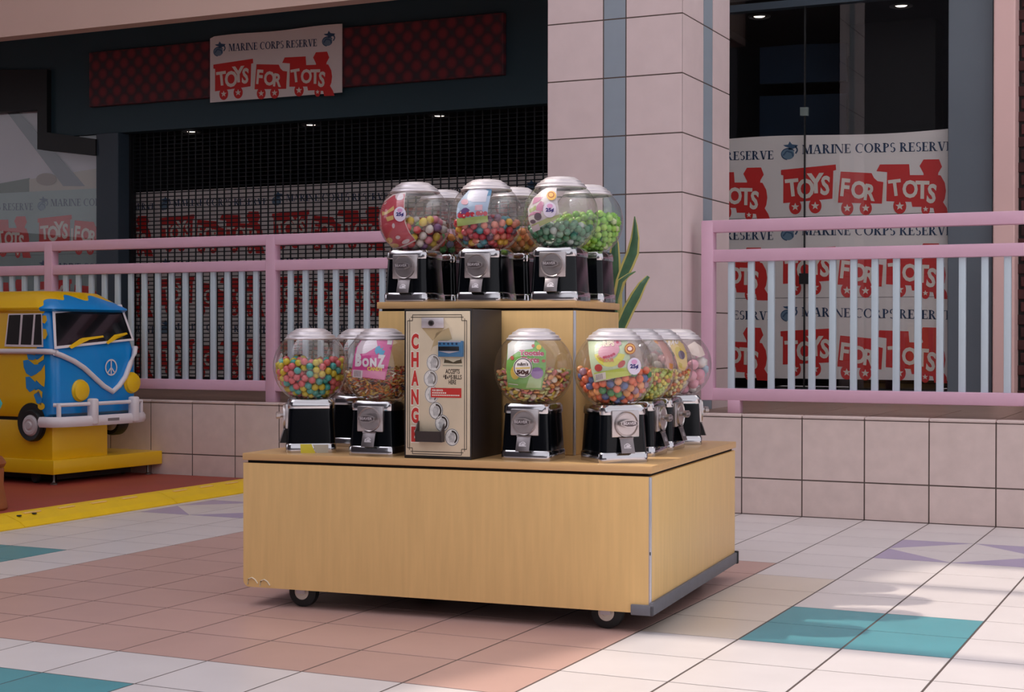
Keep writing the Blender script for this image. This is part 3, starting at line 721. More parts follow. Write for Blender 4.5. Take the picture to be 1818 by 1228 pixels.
for x, z in ((-1.352, .07), (-1.306, .066)):
    MB().tube([(x - .02, -.0015, z), (x - .016, -.0015, z + .017), (x - .004, -.0015, z + .022), (x + .008, -.0015, z + .016), (x + .017, -.0015, z + .004)], .0022, 6).build('laminate_chip', mat('chip_white', (226, 214, 190), .6), cart, smooth=60)
def caster(x, y):
    a = empty('caster'); a.parent = cart; a.location = (x, y, 0)
    MB().lathe([(.001, -.018), (.040, -.018), (.049, -.012), (.0495, .012), (.040, .018), (.001, .018)], 28, axis='y', at=(0, 0, .0495)).build('tyre', M_RUB, a, smooth=40)
    MB().lathe([(.001, -.0225), (.010, -.0225), (.012, -.019), (.022, -.0195), (.0265, -.0175), (.0265, .0185), (.001, .0185)], 24, axis='y', at=(0, 0, .0495)).build('hub', M_HUB, a, smooth=40)
    MB().box(-.016, .016, -.027, -.0235, .045, .1).box(-.016, .016, .0235, .027, .045, .1).box(-.03, .03, -.03, .03, .095, .104).build('fork', M_ALU, a)
for x, y in ((-.15, .05), (-CW + .2, .05), (-.15, CD - .09), (-CW + .2, CD - .09)): caster(x, y)
# upper tier: a riser box standing on the deck
riser = empty('display_riser', tuple(cw(0, 0, 0)), TH, label='maple riser box standing on the display cart behind the change machine', cat='riser')
TU0, TU1, TV0, TV1 = -1.046, -.338, .30, .785
cb(TU0 + .012, TU1 - .012, TV0 + .012, TV1 - .012, ZD + .001, ZT - .022, 'core', M_GAP, riser, c=0)
cb(TU0 + .004, TU1 - .008, TV0, TV0 + .016, ZD + .0005, ZT - .031, 'front_panel', M_MAPLE, riser)
cb(TU1 - .017, TU1 - .001, TV0 + .006, TV1, ZD + .0005, ZT - .031, 'side_panel', M_MAPLE, riser)
cb(TU0 + .001, TU0 + .017, TV0 + .006, TV1, ZD + .0005, ZT - .031, 'side_panel', M_MAPLE, riser)
cb(TU0 + .02, TU1 - .02, TV1 - .016, TV1, ZD + .0005, ZT - .031, 'back_panel', M_MAPLE, riser)
cb(TU1 - .0085, TU1 + .0005, TV0 - .0008, TV0 + .006, ZD + .0005, ZT - .032, 'corner_trim', M_ALU, riser, c=.002)
MB().box(TU0 - .002, TU1 + .002, TV0 - .002, TV1 + .002, ZT - .023, ZT, c=.003).build('top', M_MAPLE_T, riser, smooth=35)

# ================================================================== GUMBALL MACHINES
M_CHROME = mat('chrome', (205, 203, 205), .13, metal=1.0)
M_CHROME2 = mat('chrome_brushed', (196, 188, 188), .3, metal=.9, var=.05, scale=40)
M_BODY = mat('body_black', (7, 10, 15), .14, spec=.3)
M_LID = mat('lid_satin', (214, 206, 210), .36, metal=.55, var=.04, scale=30)
M_GLOBE = clear('globe_clear', (.95, .945, .945), .085, .035, .035)
RG, ZG = .125, .283
def octa(s, c):
    h = s / 2; c *= .75; out = []
    for sx_, sy_, a0 in ((1, -1, -90), (1, 1, 0), (-1, 1, 90), (-1, -1, 180)):
        for t in (0, 30, 60, 90):
            a = math.radians(a0 + t); out.append((sx_ * (h - c) + c * math.cos(a), sy_ * (h - c) + c * math.sin(a)))
    return out
def octaloft(levels):
    mb = MB(); mb.loft([[(x, y, z) for x, y in octa(s, c)] for s, c, z in levels]); return mb
_parts = []
def add_part(nm, mb, m, sub=None, smooth=35):
    o = mb.build(nm, m, None, smooth); me = o.data; bpy.data.objects.remove(o); _parts.append((nm, me, sub))
add_part('base_trim', octaloft([(.164, .026, 0), (.166, .027, .004), (.166, .027, .026), (.160, .026, .031)]), M_CHROME)
add_part('body', octaloft([(.160, .026, .029), (.147, .025, .150)]), M_BODY)
add_part('collar', octaloft([(.152, .026, .146), (.154, .027, .150), (.152, .027, .168), (.142, .03, .176), (.12, .03, .177)]), M_CHROME)
prof = [(RG * math.sin(math.radians(a)), ZG - RG * math.cos(math.radians(a))) for a in np.linspace(29, 141, 30)]
add_part('globe', MB().lathe([(.058, .1765)] + prof, 48), M_GLOBE, smooth=60)
add_part('lid', MB().lathe([(.074, .372), (.0845, .3725), (.0865, .376), (.0845, .3795), (.081, .381), (.0795, .387), (.076, .3895), (.070, .391), (.0665, .398), (.060, .4005), (.055, .404), (.048, .4085), (.036, .4105), (.001, .4115)], 48), M_LID, smooth=28)
# coin mechanism on the front (-y)
YP = -.0795
add_part('coin_plate', MB().box(-.046, .046, YP - .005, YP + .012, .078, .160, c=.003), M_CHROME2)
dial = MB().lathe([(.001, -.006), (.032, -.006), (.033, -.0045), (.0345, -.0045), (.0385, -.008), (.0395, -.003), (.0395, .001)], 36, axis='y', at=(0, YP - .004, .118))
add_part('dial', dial, M_CHROME2, 'coin_plate')
hb = MB().lathe([(.001, -.024), (.008, -.024), (.007, -.002)], 14, axis='y', at=(0, YP - .008, .121))
def lens(y0, y1, a, b, z):
    p = [(-a, .004), (-a * .35, b), (a * .35, b), (a, .004), (a, -.004), (a * .35, -b), (-a * .35, -b), (-a, -.004)]
    m_ = MB(); n_ = 8
    m_.add([(x, y0, z + q) for x, q in p] + [(x, y1, z + q) for x, q in p], [tuple(range(n_)), tuple(range(2 * n_ - 1, n_ - 1, -1))] + [(i, n_ + i, n_ + (i + 1) % n_, (i + 1) % n_) for i in range(n_)]); return m_
k_ = lens(YP - .034, YP - .022, .029, .0115, .121); hb.add(k_.v, k_.f)
add_part('turn_handle', hb, M_CHROME2, 'coin_plate', 30)
k_ = lens(YP - .0345, YP - .0338, .0255, .0085, .121)
add_part('name_plate', k_, mat('plate_dark', (96, 86, 88), .4, metal=.6), 'coin_plate', None)
v, f, wd = text2d('BEAVER', .02); sc_ = .044 / wd
add_part('name_lettering', MB().add([(a * sc_ - .022, YP - .0349, .1178 + b * sc_ * .95) for a, b in v], f), M_LID, 'coin_plate', None)
# chute with flap
ch = MB(); ch.add([(-.022, YP + .006, .03), (.022, YP + .006, .03), (.022, YP + .006, .078), (-.022, YP + .006, .078), (-.022, YP - .022, .03), (.022, YP - .022, .03), (.022, YP - .006, .078), (-.022, YP - .006, .078)],
                  [(0, 1, 2, 3), (4, 7, 6, 5), (0, 4, 5, 1), (1, 5, 6, 2), (2, 6, 7, 3), (3, 7, 4, 0)])
add_part('chute', ch, M_BODY)
fl = MB().box(-.0225, .0225, -.0015, .0015, -.048, 0, c=.001).tube([(-.0235, 0, 0), (.0235, 0, 0)], .0028, 8)
Mf = Matrix.Translation((0, YP - .0085, .0755)) @ Matrix.Rotation(math.radians(-19), 4, 'X')
fl.v = [tuple(Mf @ Vector(p)) for p in fl.v]
add_part('flap', fl, mat('flap_grey', (138, 130, 132), .34, metal=.85), None, 35)
bv = MB()                                              # small beaver emblem in relief
for p in ringq(0, -.028, .0105, .011, .003, .003, 10, 190, 10) + [[(-.0125, -.0325), (.0115, -.0325), (.0115, -.0292), (-.0125, -.0292)], [(-.013, -.029), (-.006, -.029), (-.006, -.022), (-.011, -.021)]] + [ell(.001, -.0265, .006, .0045, 10)]:
    v, f = fill2d([p]); bv.add([tuple(Mf @ Vector((a, -.0019, b))) for a, b in v], f)
add_part('emblem', bv, M_LID, 'flap', None)

GROUP_M = 'gumball machines on the display cart'
class Machine: pass
def machine(u, v, tier, yaw, label):
    z = ZT if tier else ZD
    p = cw(u, v, z); m = Machine()
    m.root = empty('gumball_machine', tuple(p), TH + math.radians(yaw), label=label, cat='machine', group=GROUP_M)
    m.c = p + np.array([0, 0, ZG]); m.u, m.v = u, v; made = {}
    for nm, me, sub in _parts:
        o = link(nm, me, made[sub] if sub else m.root); made.setdefault(nm, o)
    m.made = made; m.inv = (Matrix.Translation(Vector(p)) @ Matrix.Rotation(TH + math.radians(yaw), 4, 'Z')).inverted()
    return m
MC = {
 'M1': machine(-1.220, .15, 0, -60, 'candy machine of pink, yellow and teal gumballs with its crank turned to the mauve railing'),
 'M2': machine(-1.184, .45, 0, -90, 'candy machine hidden behind the pink, yellow and teal gumball globe'),
 'M3': machine(-.945, .12, 0, 0, 'candy machine with a magenta candy card, beside the change machine'),
 'M5': machine(-.420, .13, 0, 0, 'candy machine with a green card and a round 50 cent sticker'),
 'M6': machine(-.162, .15, 0, 42, 'candy machine with a pale green sour card, at the cart corner'),
 'M7': machine(-.169, .43, 0, 88, 'candy machine of small yellow and lime candy, second behind the cart corner'),
 'M8': machine(-.179, .70, 0, 88, 'candy machine with an orange and yellow card, third behind the cart corner'),
 'M9': machine(-.178, .97, 0, 112, 'candy machine of pink and white toy capsules at the cart back corner'),
 'T1': machine(-.952, .40, 1, 0, 'upper tier candy machine with a red card and a 25 cent sticker'),
 'T2': machine(-.688, .40, 1, 0, 'upper tier candy machine with a blue and green card, above the change machine'),
 'T3': machine(-.424, .40, 1, 0, 'upper tier candy machine of dark green gumballs with a 25 cent sticker'),
 'T1b': machine(-.972, .69, 1, 180, 'upper tier candy machine behind the one with the red card'),
 'T2b': machine(-.694, .69, 1, 180, 'upper tier candy machine behind the one with the blue card'),
 'T3b': machine(-.425, .69, 1, 180, 'upper tier candy machine of lime green gumballs beside the snake plant'),
}
# paper cards behind the globe wall and stickers on it, from their outlines in the photograph
def on_globe(m, polys, name, col, R, parent=None, vf=None, maxlen=5.0, rough=.45):
    mb = MB()
    items = [fill2d([p], maxlen) for p in polys] if vf is None else [refine(v, f, maxlen) for v, f in vf]
    for v, f in items:
        pts = [m.inv @ Vector(onsphere(x, y, m.c, R)) for x, y in v]; mb.add([tuple(p) for p in pts], f)
    mm = mat('ink_%d_%d_%d' % col, col, rough)
    o = mb.build(name, mm, None, 60)
    par = parent or m.root; o.parent = par
    return o
def crop(x0, y0, s): return lambda pts: [(x0 + x * s, y0 + y * s) for x, y in pts]
def gtext(m, s, x, y, hpx, col, R, par, bold=.03, wpx=None, rot=0.0, name='lettering'):
    v, f, wd = text2d(s, bold); k = (wpx / wd) if wpx else hpx
    vv = []
    for a, b in v:
        X, Y = a * k, -b * hpx; vv.append((x + X * math.cos(rot) - Y * math.sin(rot), y + X * math.sin(rot) + Y * math.cos(rot)))
    return on_globe(m, None, name, col, R, par, [(vv, f)], 6)
def price(m, cx, cy, rx, ry, s='25¢'):
    st = on_globe(m, [ell(cx, cy, rx, ry)], 'price_sticker', (214, 204, 222), RG + .0006)
    on_globe(m, [ell(cx, cy - ry * .5, rx * .45, ry * .28, 14)], 'sticker_print', (206, 150, 190), RG + .0010, st)
    gtext(m, s, cx - rx * .62, cy + ry * .22, ry * .44, (44, 36, 110), RG + .0012, st, .05, rx * 1.25)
RI, RJ, RK, RL_ = RG - .0040, RG - .0034, RG - .0028, RG - .0022
# T1: red card with a white edge
q = crop(668, 335, .09368); m = MC['T1']
oc = [(105, 265), (300, 115), (345, 95), (565, 68), (540, 200), (535, 420), (545, 600), (585, 720), (650, 850), (760, 985), (600, 1065), (450, 1125), (290, 1130), (170, 1000), (75, 820), (35, 600), (45, 430)]
cd_ = on_globe(m, [q(oc)], 'card', (226, 206, 200), RI)
cx_, cy_ = 330, 640
on_globe(m, [q([(cx_ + (x - cx_) * .93, cy_ + (y - cy_) * .95) for x, y in oc])], 'card_print_or_glare', (196, 66, 82), RJ, cd_)
on_globe(m, [q(p) for p in ([(110, 430), (180, 440), (330, 320), (340, 400), (200, 480), (110, 510)], [(180, 540), (320, 500), (330, 580), (210, 620)], ell(250, 980, 60, 55, 12), ell(340, 1075, 90, 40, 12))], 'card_motif', (226, 190, 120), RK, cd_)
on_globe(m, [q(p) for p in (ell(440, 150, 80, 70, 14), ell(325, 700, 28, 50, 10), ell(410, 920, 45, 35, 10), ell(560, 1000, 80, 40, 12, -.4))], 'card_motif', (226, 208, 212), RK, cd_)
price(m, *q([(447, 480)])[0], 10.9, 13.2)
# T2: blue card, berries, green strip
q = crop(800, 325, .06923); m = MC['T2']
cd_ = on_globe(m, [q([(530, 110), (1075, 85), (1035, 300), (960, 640), (945, 840), (970, 990), (600, 1050), (170, 1110), (155, 900), (150, 760), (190, 520), (330, 330)])], 'card', (164, 186, 212), RI)
on_globe(m, [q([(155, 905), (950, 830), (965, 990), (600, 1050), (170, 1110)])], 'card_print_or_glare', (170, 190, 110), RJ, cd_)
on_globe(m, [q([(740, 80), (1070, 85), (1035, 310), (930, 330), (985, 190), (760, 130)])], 'card_print_or_glare', (66, 130, 170), RJ, cd_)
on_globe(m, [q([(530, 130), (900, 160), (960, 220), (900, 480), (560, 480), (420, 420), (460, 220)])], 'card_print_or_glare', (206, 204, 220), RJ, cd_)
on_globe(m, [q(ell(360, 480, 95, 75, 14)), q([(630, 560), (820, 550), (815, 690), (620, 700)])], 'card_motif', (216, 170, 186), RK, cd_)
on_globe(m, [q([(160, 790), (330, 640), (400, 625), (470, 670), (520, 760), (300, 820)])], 'card_motif', (96, 70, 128), RK, cd_)
on_globe(m, [q(ell(x, y, 58, 62, 12)) for x, y in ((230, 830), (440, 800), (700, 775), (780, 770), (890, 780), (560, 800), (330, 840))], 'card_motif', (190, 42, 62), RL_, cd_)
on_globe(m, [q(ell(x, y, 24, 24, 8)) for x, y in ((340, 830), (600, 820), (255, 750), (490, 730), (780, 740))], 'card_motif', (224, 190, 190), RL_ + .0004, cd_)
# T3: white and pink card, round yellow badge, price sticker
q = crop(935, 325, .0733); m = MC['T3']
cd_ = on_globe(m, [q([(740, 45), (720, 200), (760, 560), (800, 820), (500, 960), (160, 1180), (90, 1040), (40, 870), (30, 620), (160, 360), (360, 180), (520, 90)])], 'card', (224, 216, 216), RI)
on_globe(m, [q(p) for p in ([(240, 560), (340, 430), (420, 470), (380, 680), (230, 660)], [(180, 350), (400, 330), (300, 440), (140, 520)], [(20, 830), (120, 700), (350, 690), (340, 740), (120, 770)])], 'card_motif', (214, 150, 182), RJ, cd_)
on_globe(m, [q(p) for p in ([(110, 1020), (480, 850), (790, 760), (800, 830), (480, 980), (160, 1110)], [(60, 640), (220, 540), (230, 640), (80, 720)])], 'card_motif', (186, 196, 136), RJ, cd_)
on_globe(m, [q(p) for p in (ell(270, 810, 90, 95, 14), ell(150, 930, 70, 50, 10))], 'card_motif', (110, 96, 108), RK, cd_)
on_globe(m, [q([(115, 1050), (290, 980), (330, 1120), (170, 1190)])], 'barcode', (220, 206, 212), RK, cd_)
bd = on_globe(m, [q(ell(600, 300, 118, 112))], 'badge', (222, 176, 92), RG + .0006)
on_globe(m, [q(x) for x in ringq(590, 280, 78, 70, 18, 16)], 'badge_print', (176, 84, 62), RG + .001, bd)
price(m, *q([(560, 645)])[0], 11.8, 13.8)
# M3: magenta BONZ card
q = crop(480, 570, .20356); m = MC['M3']
cd_ = on_globe(m, [q([(745, 235), (790, 165), (950, 150), (1075, 158), (1040, 330), (1000, 515), (850, 495), (705, 475), (722, 350)])], 'card', (214, 74, 148), RI)
on_globe(m, [q([(800, 160), (925, 160), (935, 220), (830, 280), (745, 290), (760, 220)])], 'card_print_or_glare', (222, 206, 214), RJ, cd_)
on_globe(m, [q([(712, 420), (1005, 440), (995, 510), (705, 472)])], 'card_print_or_glare', (226, 136, 180), RJ, cd_)
on_globe(m, [q(star(955, 258, 46, 8))], 'card_motif', (62, 158, 200), RK, cd_)
on_globe(m, [q([(1022, 165), (1065, 168), (1058, 205), (1018, 202)])], 'card_motif', (226, 216, 220), RK, cd_)
for s_, x, y, h, w__, r_ in (('B', 738, 385, 96, 56, .05), ('O', 800, 392, 66, 60, 0), ('N', 868, 392, 66, 58, .0), ('Z', 928, 398, 100, 70, .06)):
    (x, y), = q([(x, y)]); gtext(m, s_, x, y, h * .20356, (228, 220, 224), RL_, cd_, .07, w__ * .20356, r_)
(x, y), = q([(845, 428)]); gtext(m, 'CANDY', x, y, 6.0, (232, 208, 90), RL_, cd_, .06, 28, .04)
(x, y), = q([(742, 420)]); gtext(m, '(novelty)', x, y, 4.6, (130, 96, 130), RL_, cd_, .02, 19, .02) if False else None
bc = on_globe(m, [q([(722, 422), (806, 430), (800, 496), (716, 486)])], 'barcode', (222, 210, 214), RK, cd_)
on_globe(m, [q([(734 + 12 * i, 430 + i), (739 + 12 * i, 430 + i), (737 + 12 * i, 482 + i), (732 + 12 * i, 482 + i)]) for i in range(5)], 'barcode_lines', (110, 90, 104), RL_, bc)
# M5: green Tootsie Tarts card
q = crop(870, 570, .21164); m = MC['M5']
cd_ = on_globe(m, [q([(150, 190), (200, 150), (380, 150), (470, 250), (468, 400), (430, 575), (290, 572), (150, 552), (135, 400)])], 'card', (120, 178, 84), RI)
on_globe(m, [q([(150, 190), (200, 150), (380, 150), (360, 230), (240, 250), (170, 300), (145, 330)])], 'card_print_or_glare', (206, 208, 208), RJ, cd_)  # pale top of the card: glare put into its colour
on_globe(m, [q([(330, 470), (440, 440), (425, 560), (300, 560)])], 'card_print_or_glare', (176, 206, 150), RJ, cd_)
on_globe(m, [q(ell(212, 430, 40, 58)), q(ell(410, 218, 22, 22, 12))], 'card_motif', (222, 190, 66), RK, cd_)
on_globe(m, [q(ell(395, 435, 52, 48))], 'card_motif', (150, 118, 176), RK, cd_)
on_globe(m, [q(ell(185, 308, 16, 18, 10)), q(ell(450, 333, 16, 14, 10)), q(ell(362, 206, 14, 14, 10))], 'card_motif', (190, 84, 70), RK, cd_)
on_globe(m, [q([(155, 520), (235, 530), (235, 537), (155, 527)])], 'card_motif', (220, 224, 212), RK, cd_)
for dx, dy, cc, R_ in ((-.5, .5, (230, 222, 218), RL_ - .0003), (0, 0, (184, 58, 96), RL_)):
    (x, y), = q([(245, 282)]); gtext(m, 'Tootsie', x + dx, y + dy, 8.3, cc, R_, cd_, .045 if cc[0] < 200 else .09, 44, .02)
    (x, y), = q([(262, 340)]); gtext(m, 'Tarts', x + dx, y + dy, 8.6, cc, R_, cd_, .045 if cc[0] < 200 else .09, 32, .03)
st = on_globe(m, [q(ell(275, 390, 80, 84))], 'price_sticker', (228, 222, 220), RG + .0006)
on_globe(m, [q(x) for x in ringq(275, 390, 76, 80, 7, 7, n=32)], 'sticker_print', (40, 32, 34), RG + .001, st)
(x, y), = q([(228, 372)]); gtext(m, "m&m's", x, y, 5.6, (64, 44, 40), RG + .0012, st, .03, 19.5)
(x, y), = q([(222, 443)]); gtext(m, '50¢', x, y, 6.8, (70, 34, 30), RG + .0012, st, .06, 22)
on_globe(m, [q([(215, 388), (335, 384), (335, 398), (215, 402)])], 'sticker_print', (216, 190, 110), RG + .001, st)
# M6: pale green sour card
q = crop(1040, 590, .08142); m = MC['M6']
cd_ = on_globe(m, [q([(45, 130), (500, 100), (860, 110), (900, 130), (960, 520), (1000, 930), (600, 1000), (190, 1090), (120, 820), (70, 480)])], 'card', (196, 212, 176), RI)
on_globe(m, [q([(180, 880), (880, 760), (985, 935), (600, 995), (200, 1075)])], 'card_print_or_glare', (190, 206, 84), RJ, cd_)
on_globe(m, [q(x) for x in ringq(520, 420, 340, 330, 150, 150, 10, 170, 18)], 'card_print_or_glare', (218, 214, 92), RJ, cd_)
on_globe(m, [q(ell(500, 400, 240, 170, 20, -.35)), q([(520, 130), (740, 120), (780, 260), (640, 330), (540, 220)])], 'card_print_or_glare', (212, 150, 168), RK, cd_)
on_globe(m, [q(ell(x, y, 34, 30, 8)) for x, y in ((600, 170), (660, 150), (690, 210), (440, 530), (500, 520), (560, 500), (610, 470), (400, 540))], 'card_motif', (184, 48, 84), RL_, cd_)
on_globe(m, [q(ell(275, 770, 85, 80, 14)), q(ell(780, 690, 60, 100, 14, .8))], 'card_motif', (190, 70, 66), RL_, cd_)
(x, y), = q([(380, 300)]); gtext(m, 'RIPS', x, y, 9, (232, 220, 190), RL_ + .0004, cd_, .05, 20, -.08)
for i, (s_, a) in enumerate(zip('EXTRA', (152, 142, 133, 125, 117))):
    (x, y), = q([(500 + 275 * math.cos(math.radians(a)) - 20, 400 + 245 * math.sin(math.radians(a)))]); gtext(m, s_, x, y, 4.2, (216, 150, 84), RL_, cd_, .04, None, math.radians(a - 90))
(x, y), = q([(385, 640)]); gtext(m, 'SOUR', x, y, 5.6, (206, 120, 84), RL_, cd_, .05, 19, -.03)
bc = on_globe(m, [q([(185, 915), (430, 860), (440, 1010), (215, 1075)])], 'barcode', (222, 216, 206), RL_, cd_)
on_globe(m, [q([(215 + 26 * i, 925 - 5 * i), (227 + 26 * i, 922 - 5 * i), (240 + 26 * i, 1040 - 6 * i), (228 + 26 * i, 1043 - 6 * i)]) for i in range(6)], 'barcode_lines', (140, 126, 130), RL_ + .0004, bc)
bd = on_globe(m, [q(ell(965, 355, 122, 122))], 'badge', (212, 160, 84), RG + .0006)
on_globe(m, [q(x) for x in ringq(965, 355, 118, 118, 12, 12)] + [q(x) for x in ringq(965, 355, 74, 66, 22, 20)], 'badge_print', (146, 66, 58), RG + .001, bd)
on_globe(m, [q(ell(960, 352, 48, 44, 12))], 'badge_print', (226, 206, 200), RG + .001, bd)
price(m, *q([(1058, 735)])[0], 12.0, 15.2)
# M7, M8, M9: cards seen almost edge on
q = crop(1140, 585, .1018)
m = MC['M7']; cd_ = on_globe(m, [q([(150, 130), (290, 120), (420, 260), (530, 450), (560, 650), (500, 720), (440, 660), (400, 480), (320, 320)])], 'card', (206, 158, 150), RI)
on_globe(m, [q([(150, 130), (220, 130), (290, 250), (230, 230)]), q([(470, 580), (540, 600), (530, 690), (470, 670)])], 'card_print_or_glare', (214, 140, 66), RJ, cd_)
m = MC['M8']; cd_ = on_globe(m, [q([(380, 150), (600, 150), (720, 260), (780, 420), (790, 620), (740, 720), (640, 690), (570, 450), (480, 280)])], 'card', (222, 190, 120), RI)
on_globe(m, [q(ell(640, 400, 60, 110, 16, -.35)), q([(640, 560), (700, 600), (690, 680), (640, 640)])], 'card_print_or_glare', (204, 178, 60), RJ, cd_)
on_globe(m, [q(ell(690, 440, 55, 80, 14, -.35))], 'card_motif', (112, 92, 112), RK, cd_)
for s_, x, y in (('R', 440, 290), ('A', 500, 255), ('G', 565, 235)):
    (x, y), = q([(x, y)]); gtext(m, s_, x, y, 9.5, (228, 214, 206), RL_, cd_, .06, 6.5, .15)
m = MC['M9']; cd_ = on_globe(m, [q([(790, 280), (915, 205), (1040, 300), (1100, 440), (1010, 480), (870, 440)])], 'card', (226, 206, 196), RI)
# yellow and clear stickers on the base of M1
m = MC['M1']
for poly, col_, nm in (([(533, 788), (553, 788), (560, 804), (534, 804)], (218, 206, 60), 'base_sticker'), ([(555, 789), (583, 789), (583, 804), (562, 804)], (190, 186, 172), 'base_sticker')):
    n_ = -(N1 * math.cos(math.radians(30)) - E1 * math.sin(math.radians(30))); p0 = cw(m.u, m.v, 0) + n_ * .0835
    v, f = fill2d([poly]); mb = MB(); mb.add([tuple(m.inv @ Vector(onplane(x, y, p0, n_))) for x, y in v], f); mb.build(nm, mat('st_%d' % col_[2], col_, .4), m.root)

# ================================================================== CANDY
def pack(R, r, ztop, seed, dens=.60, iters=70):
    """settle spheres of radius r in a bowl of radius R up to height ztop (from its centre)"""
    g = np.random.default_rng(seed); Ri = R - r
    zlo = -.1055 + r
    zt = ztop - r * .4
    V = np.pi * ((Ri + r) ** 2 * (ztop - (zlo - r)) - (ztop ** 3 - (zlo - r) ** 3) / 3)
    n = int(V * dens / (4 / 3 * np.pi * r ** 3))
    P = []
    while len(P) < n:
        p = g.uniform(-Ri, Ri, 3)
        if p @ p < Ri * Ri and zlo < p[2] < zt: P.append(p)
    P = np.array(P)
    for it in range(iters):
        d = P[:, None] - P[None]; L = np.sqrt((d ** 2).sum(-1)) + 1e-9
        ov = np.clip(2 * r - L, 0, None); np.fill_diagonal(ov, 0)
        P += .5 * (d / L[..., None] * ov[..., None]).sum(1)
        P[:, 2] -= .0004
        rr_ = np.sqrt((P ** 2).sum(-1)); k = rr_ > Ri; P[k] *= (Ri / rr_[k])[:, None]
        P[:, 2] = np.clip(P[:, 2], zlo, None)
        if it < iters * .8: P[:, 2] = np.minimum(P[:, 2], zt + .35 * r * np.sin(P[:, 0] * 60 + seed))
    return P
def ico(sub):
    bm = bmesh.new(); bmesh.ops.create_icosphere(bm, subdivisions=sub, radius=1); bm.verts.index_update()
    r = [tuple(v.co) for v in bm.verts], [tuple(v.index for v in f.verts) for f in bm.faces]; bm.free(); return r
ICO1, ICO2 = ico(1), ico(2)
def disc_shape(n=10):
    mb = MB().lathe([(.001, -.34), (.8, -.34), (1, -.16), (1, .16), (.8, .34), (.001, .34)], n); return mb.v, mb.f
def bone_shape():
    mb = MB()
    for x, y in ((-.7, .25), (-.7, -.25), (.7, .25), (.7, -.25)):
        mb.add([(a * .38 + x, b * .34 + y, c * .3) for a, b, c in ICO1[0]], ICO1[1])
    mb.box(-.7, .7, -.22, .22, -.22, .22); return mb.v, mb.f
def fruit_shape():
    mb = MB(); mb.add([(a, b * .82, c * (.78 if c > 0 else .95)) for a, b, c in ICO2[0]], ICO2[1]); return mb.v, mb.f
SHAPES = {'ball': ICO2, 'disc': disc_shape(), 'bone': bone_shape(), 'fruit': fruit_shape()}
def candy_mat(col): return mat('candy_%d_%d_%d' % col, col, .28, coat=.3)
def fill_globe(key, r, ztop, cols, shape, seed, single, name, cat, group, where, spin=False, dens=.6):
    """cols: {colour word: rgb or (rgb, weight)}; the `single` pieces most in view are objects, the rest is one mass"""
    m = MC[key]; P = pack(RG - .0055, r, ztop, seed, dens, 70 if single else 14); g = random.Random(seed)
    words = list(cols); wts = [cols[w_][1] if isinstance(cols[w_][0], tuple) else 1 for w_ in words]; rgb = [cols[w_][0] if isinstance(cols[w_][0], tuple) else cols[w_] for w_ in words]
    tocam = CAM - m.c; tocam = tocam / np.linalg.norm(tocam); side = np.cross(tocam, [0, 0, 1])
    dist = np.linalg.norm(P, axis=1)
    keep = (dist > RG - .0055 - r * 2.7) | (P[:, 2] > ztop - 3.2 * r)
    P = P[keep]; dist = dist[keep]
    score = P @ tocam + .35 * (P[:, 2] > ztop - 2.2 * r) * .1 + .0
    order = np.argsort(-score)
    sv, sf = SHAPES[shape]; meshes = {}
    rest = {i: MB() for i in range(len(words))}
    lowv, lowf = (ICO1 if shape in ('ball', 'fruit') else (sv, sf))
    cnt = 0
    for rank, idx in enumerate(order):
        p = P[idx]; ci = g.choices(range(len(words)), wts)[0]
        rot = Matrix.Rotation(g.uniform(0, 6.28), 3, 'Z') @ Matrix.Rotation(g.uniform(-1.2, 1.2), 3, 'X') @ Matrix.Rotation(g.uniform(0, 6.28), 3, 'Z') if spin else Matrix.Identity(3)
        if rank < single:
            if ci not in meshes:
                mb = MB().add([(a * r, b * r, c * r) for a, b, c in sv], sf); o = mb.build(name, candy_mat(rgb[ci]), None, 50); meshes[ci] = o.data; bpy.data.objects.remove(o)
            o = link(name, meshes[ci], None, tuple(m.c + p), rot.to_euler())
            tag(o, '%s %s %s' % (words[ci], cat, where), cat.split()[-1], group)
        else:
            rest[ci].add([tuple(Vector(p) + rot @ (Vector(q_) * r)) for q_ in lowv], lowf)
    mb = MB(); mats_ = []
    for i, rb in rest.items():
        if rb.v: mb.add(rb.v, rb.f, len(mats_)); mats_.append(candy_mat(rgb[i]))
    if mb.v:
        o = mb.build('candy_pile', mats_, None, 50, tuple(m.c)); tag(o, 'mass of %s filling the globe %s' % (cat + 's' if not cat.endswith('y') else cat, where.replace('in the globe ', '')), 'candy', None, 'stuff')
B_ = dict(yellow=(216, 196, 52), coral=(222, 104, 108), teal=(64, 172, 164))
fill_globe('M1', .0122, .034, {'yellow': (B_['yellow'], 5), 'coral pink': (B_['coral'], 4), 'teal': (B_['teal'], 3)}, 'ball', 3, 108, 'gumball', 'gumball', 'gumballs in the three-colour globe', 'in the globe of yellow, pink and teal balls')
fill_globe('T2', .0125, .004, {'red': ((196, 52, 66), 5), 'golden yellow': ((226, 178, 60), 3), 'teal': ((66, 146, 158), 3), 'dusky purple': ((112, 76, 104), 2), 'salmon': ((222, 130, 110), 2)}, 'ball', 5, 96, 'gumball', 'gumball', 'gumballs in the blue card globe', 'in the globe with the blue and green card')
fill_globe('M6', .0125, .008, {'orange': ((222, 104, 62), 5), 'apricot': ((226, 152, 92), 3), 'green': ((52, 140, 84), 2), 'blue': ((62, 92, 150), 2), 'mauve': ((170, 130, 150), 1)}, 'ball', 8, 90, 'gumball', 'gumball', 'gumballs in the sour card globe', 'in the globe with the sour card')
fill_globe('T3', .0125, -.028, {'dark green': ((60, 128, 92), 4), 'sage green': ((120, 160, 134), 2), 'pale grey-green': ((176, 190, 182), 1)}, 'ball', 11, 46, 'candy_ball', 'green candy ball', 'green balls in the white card globe', 'in the globe with the white card')
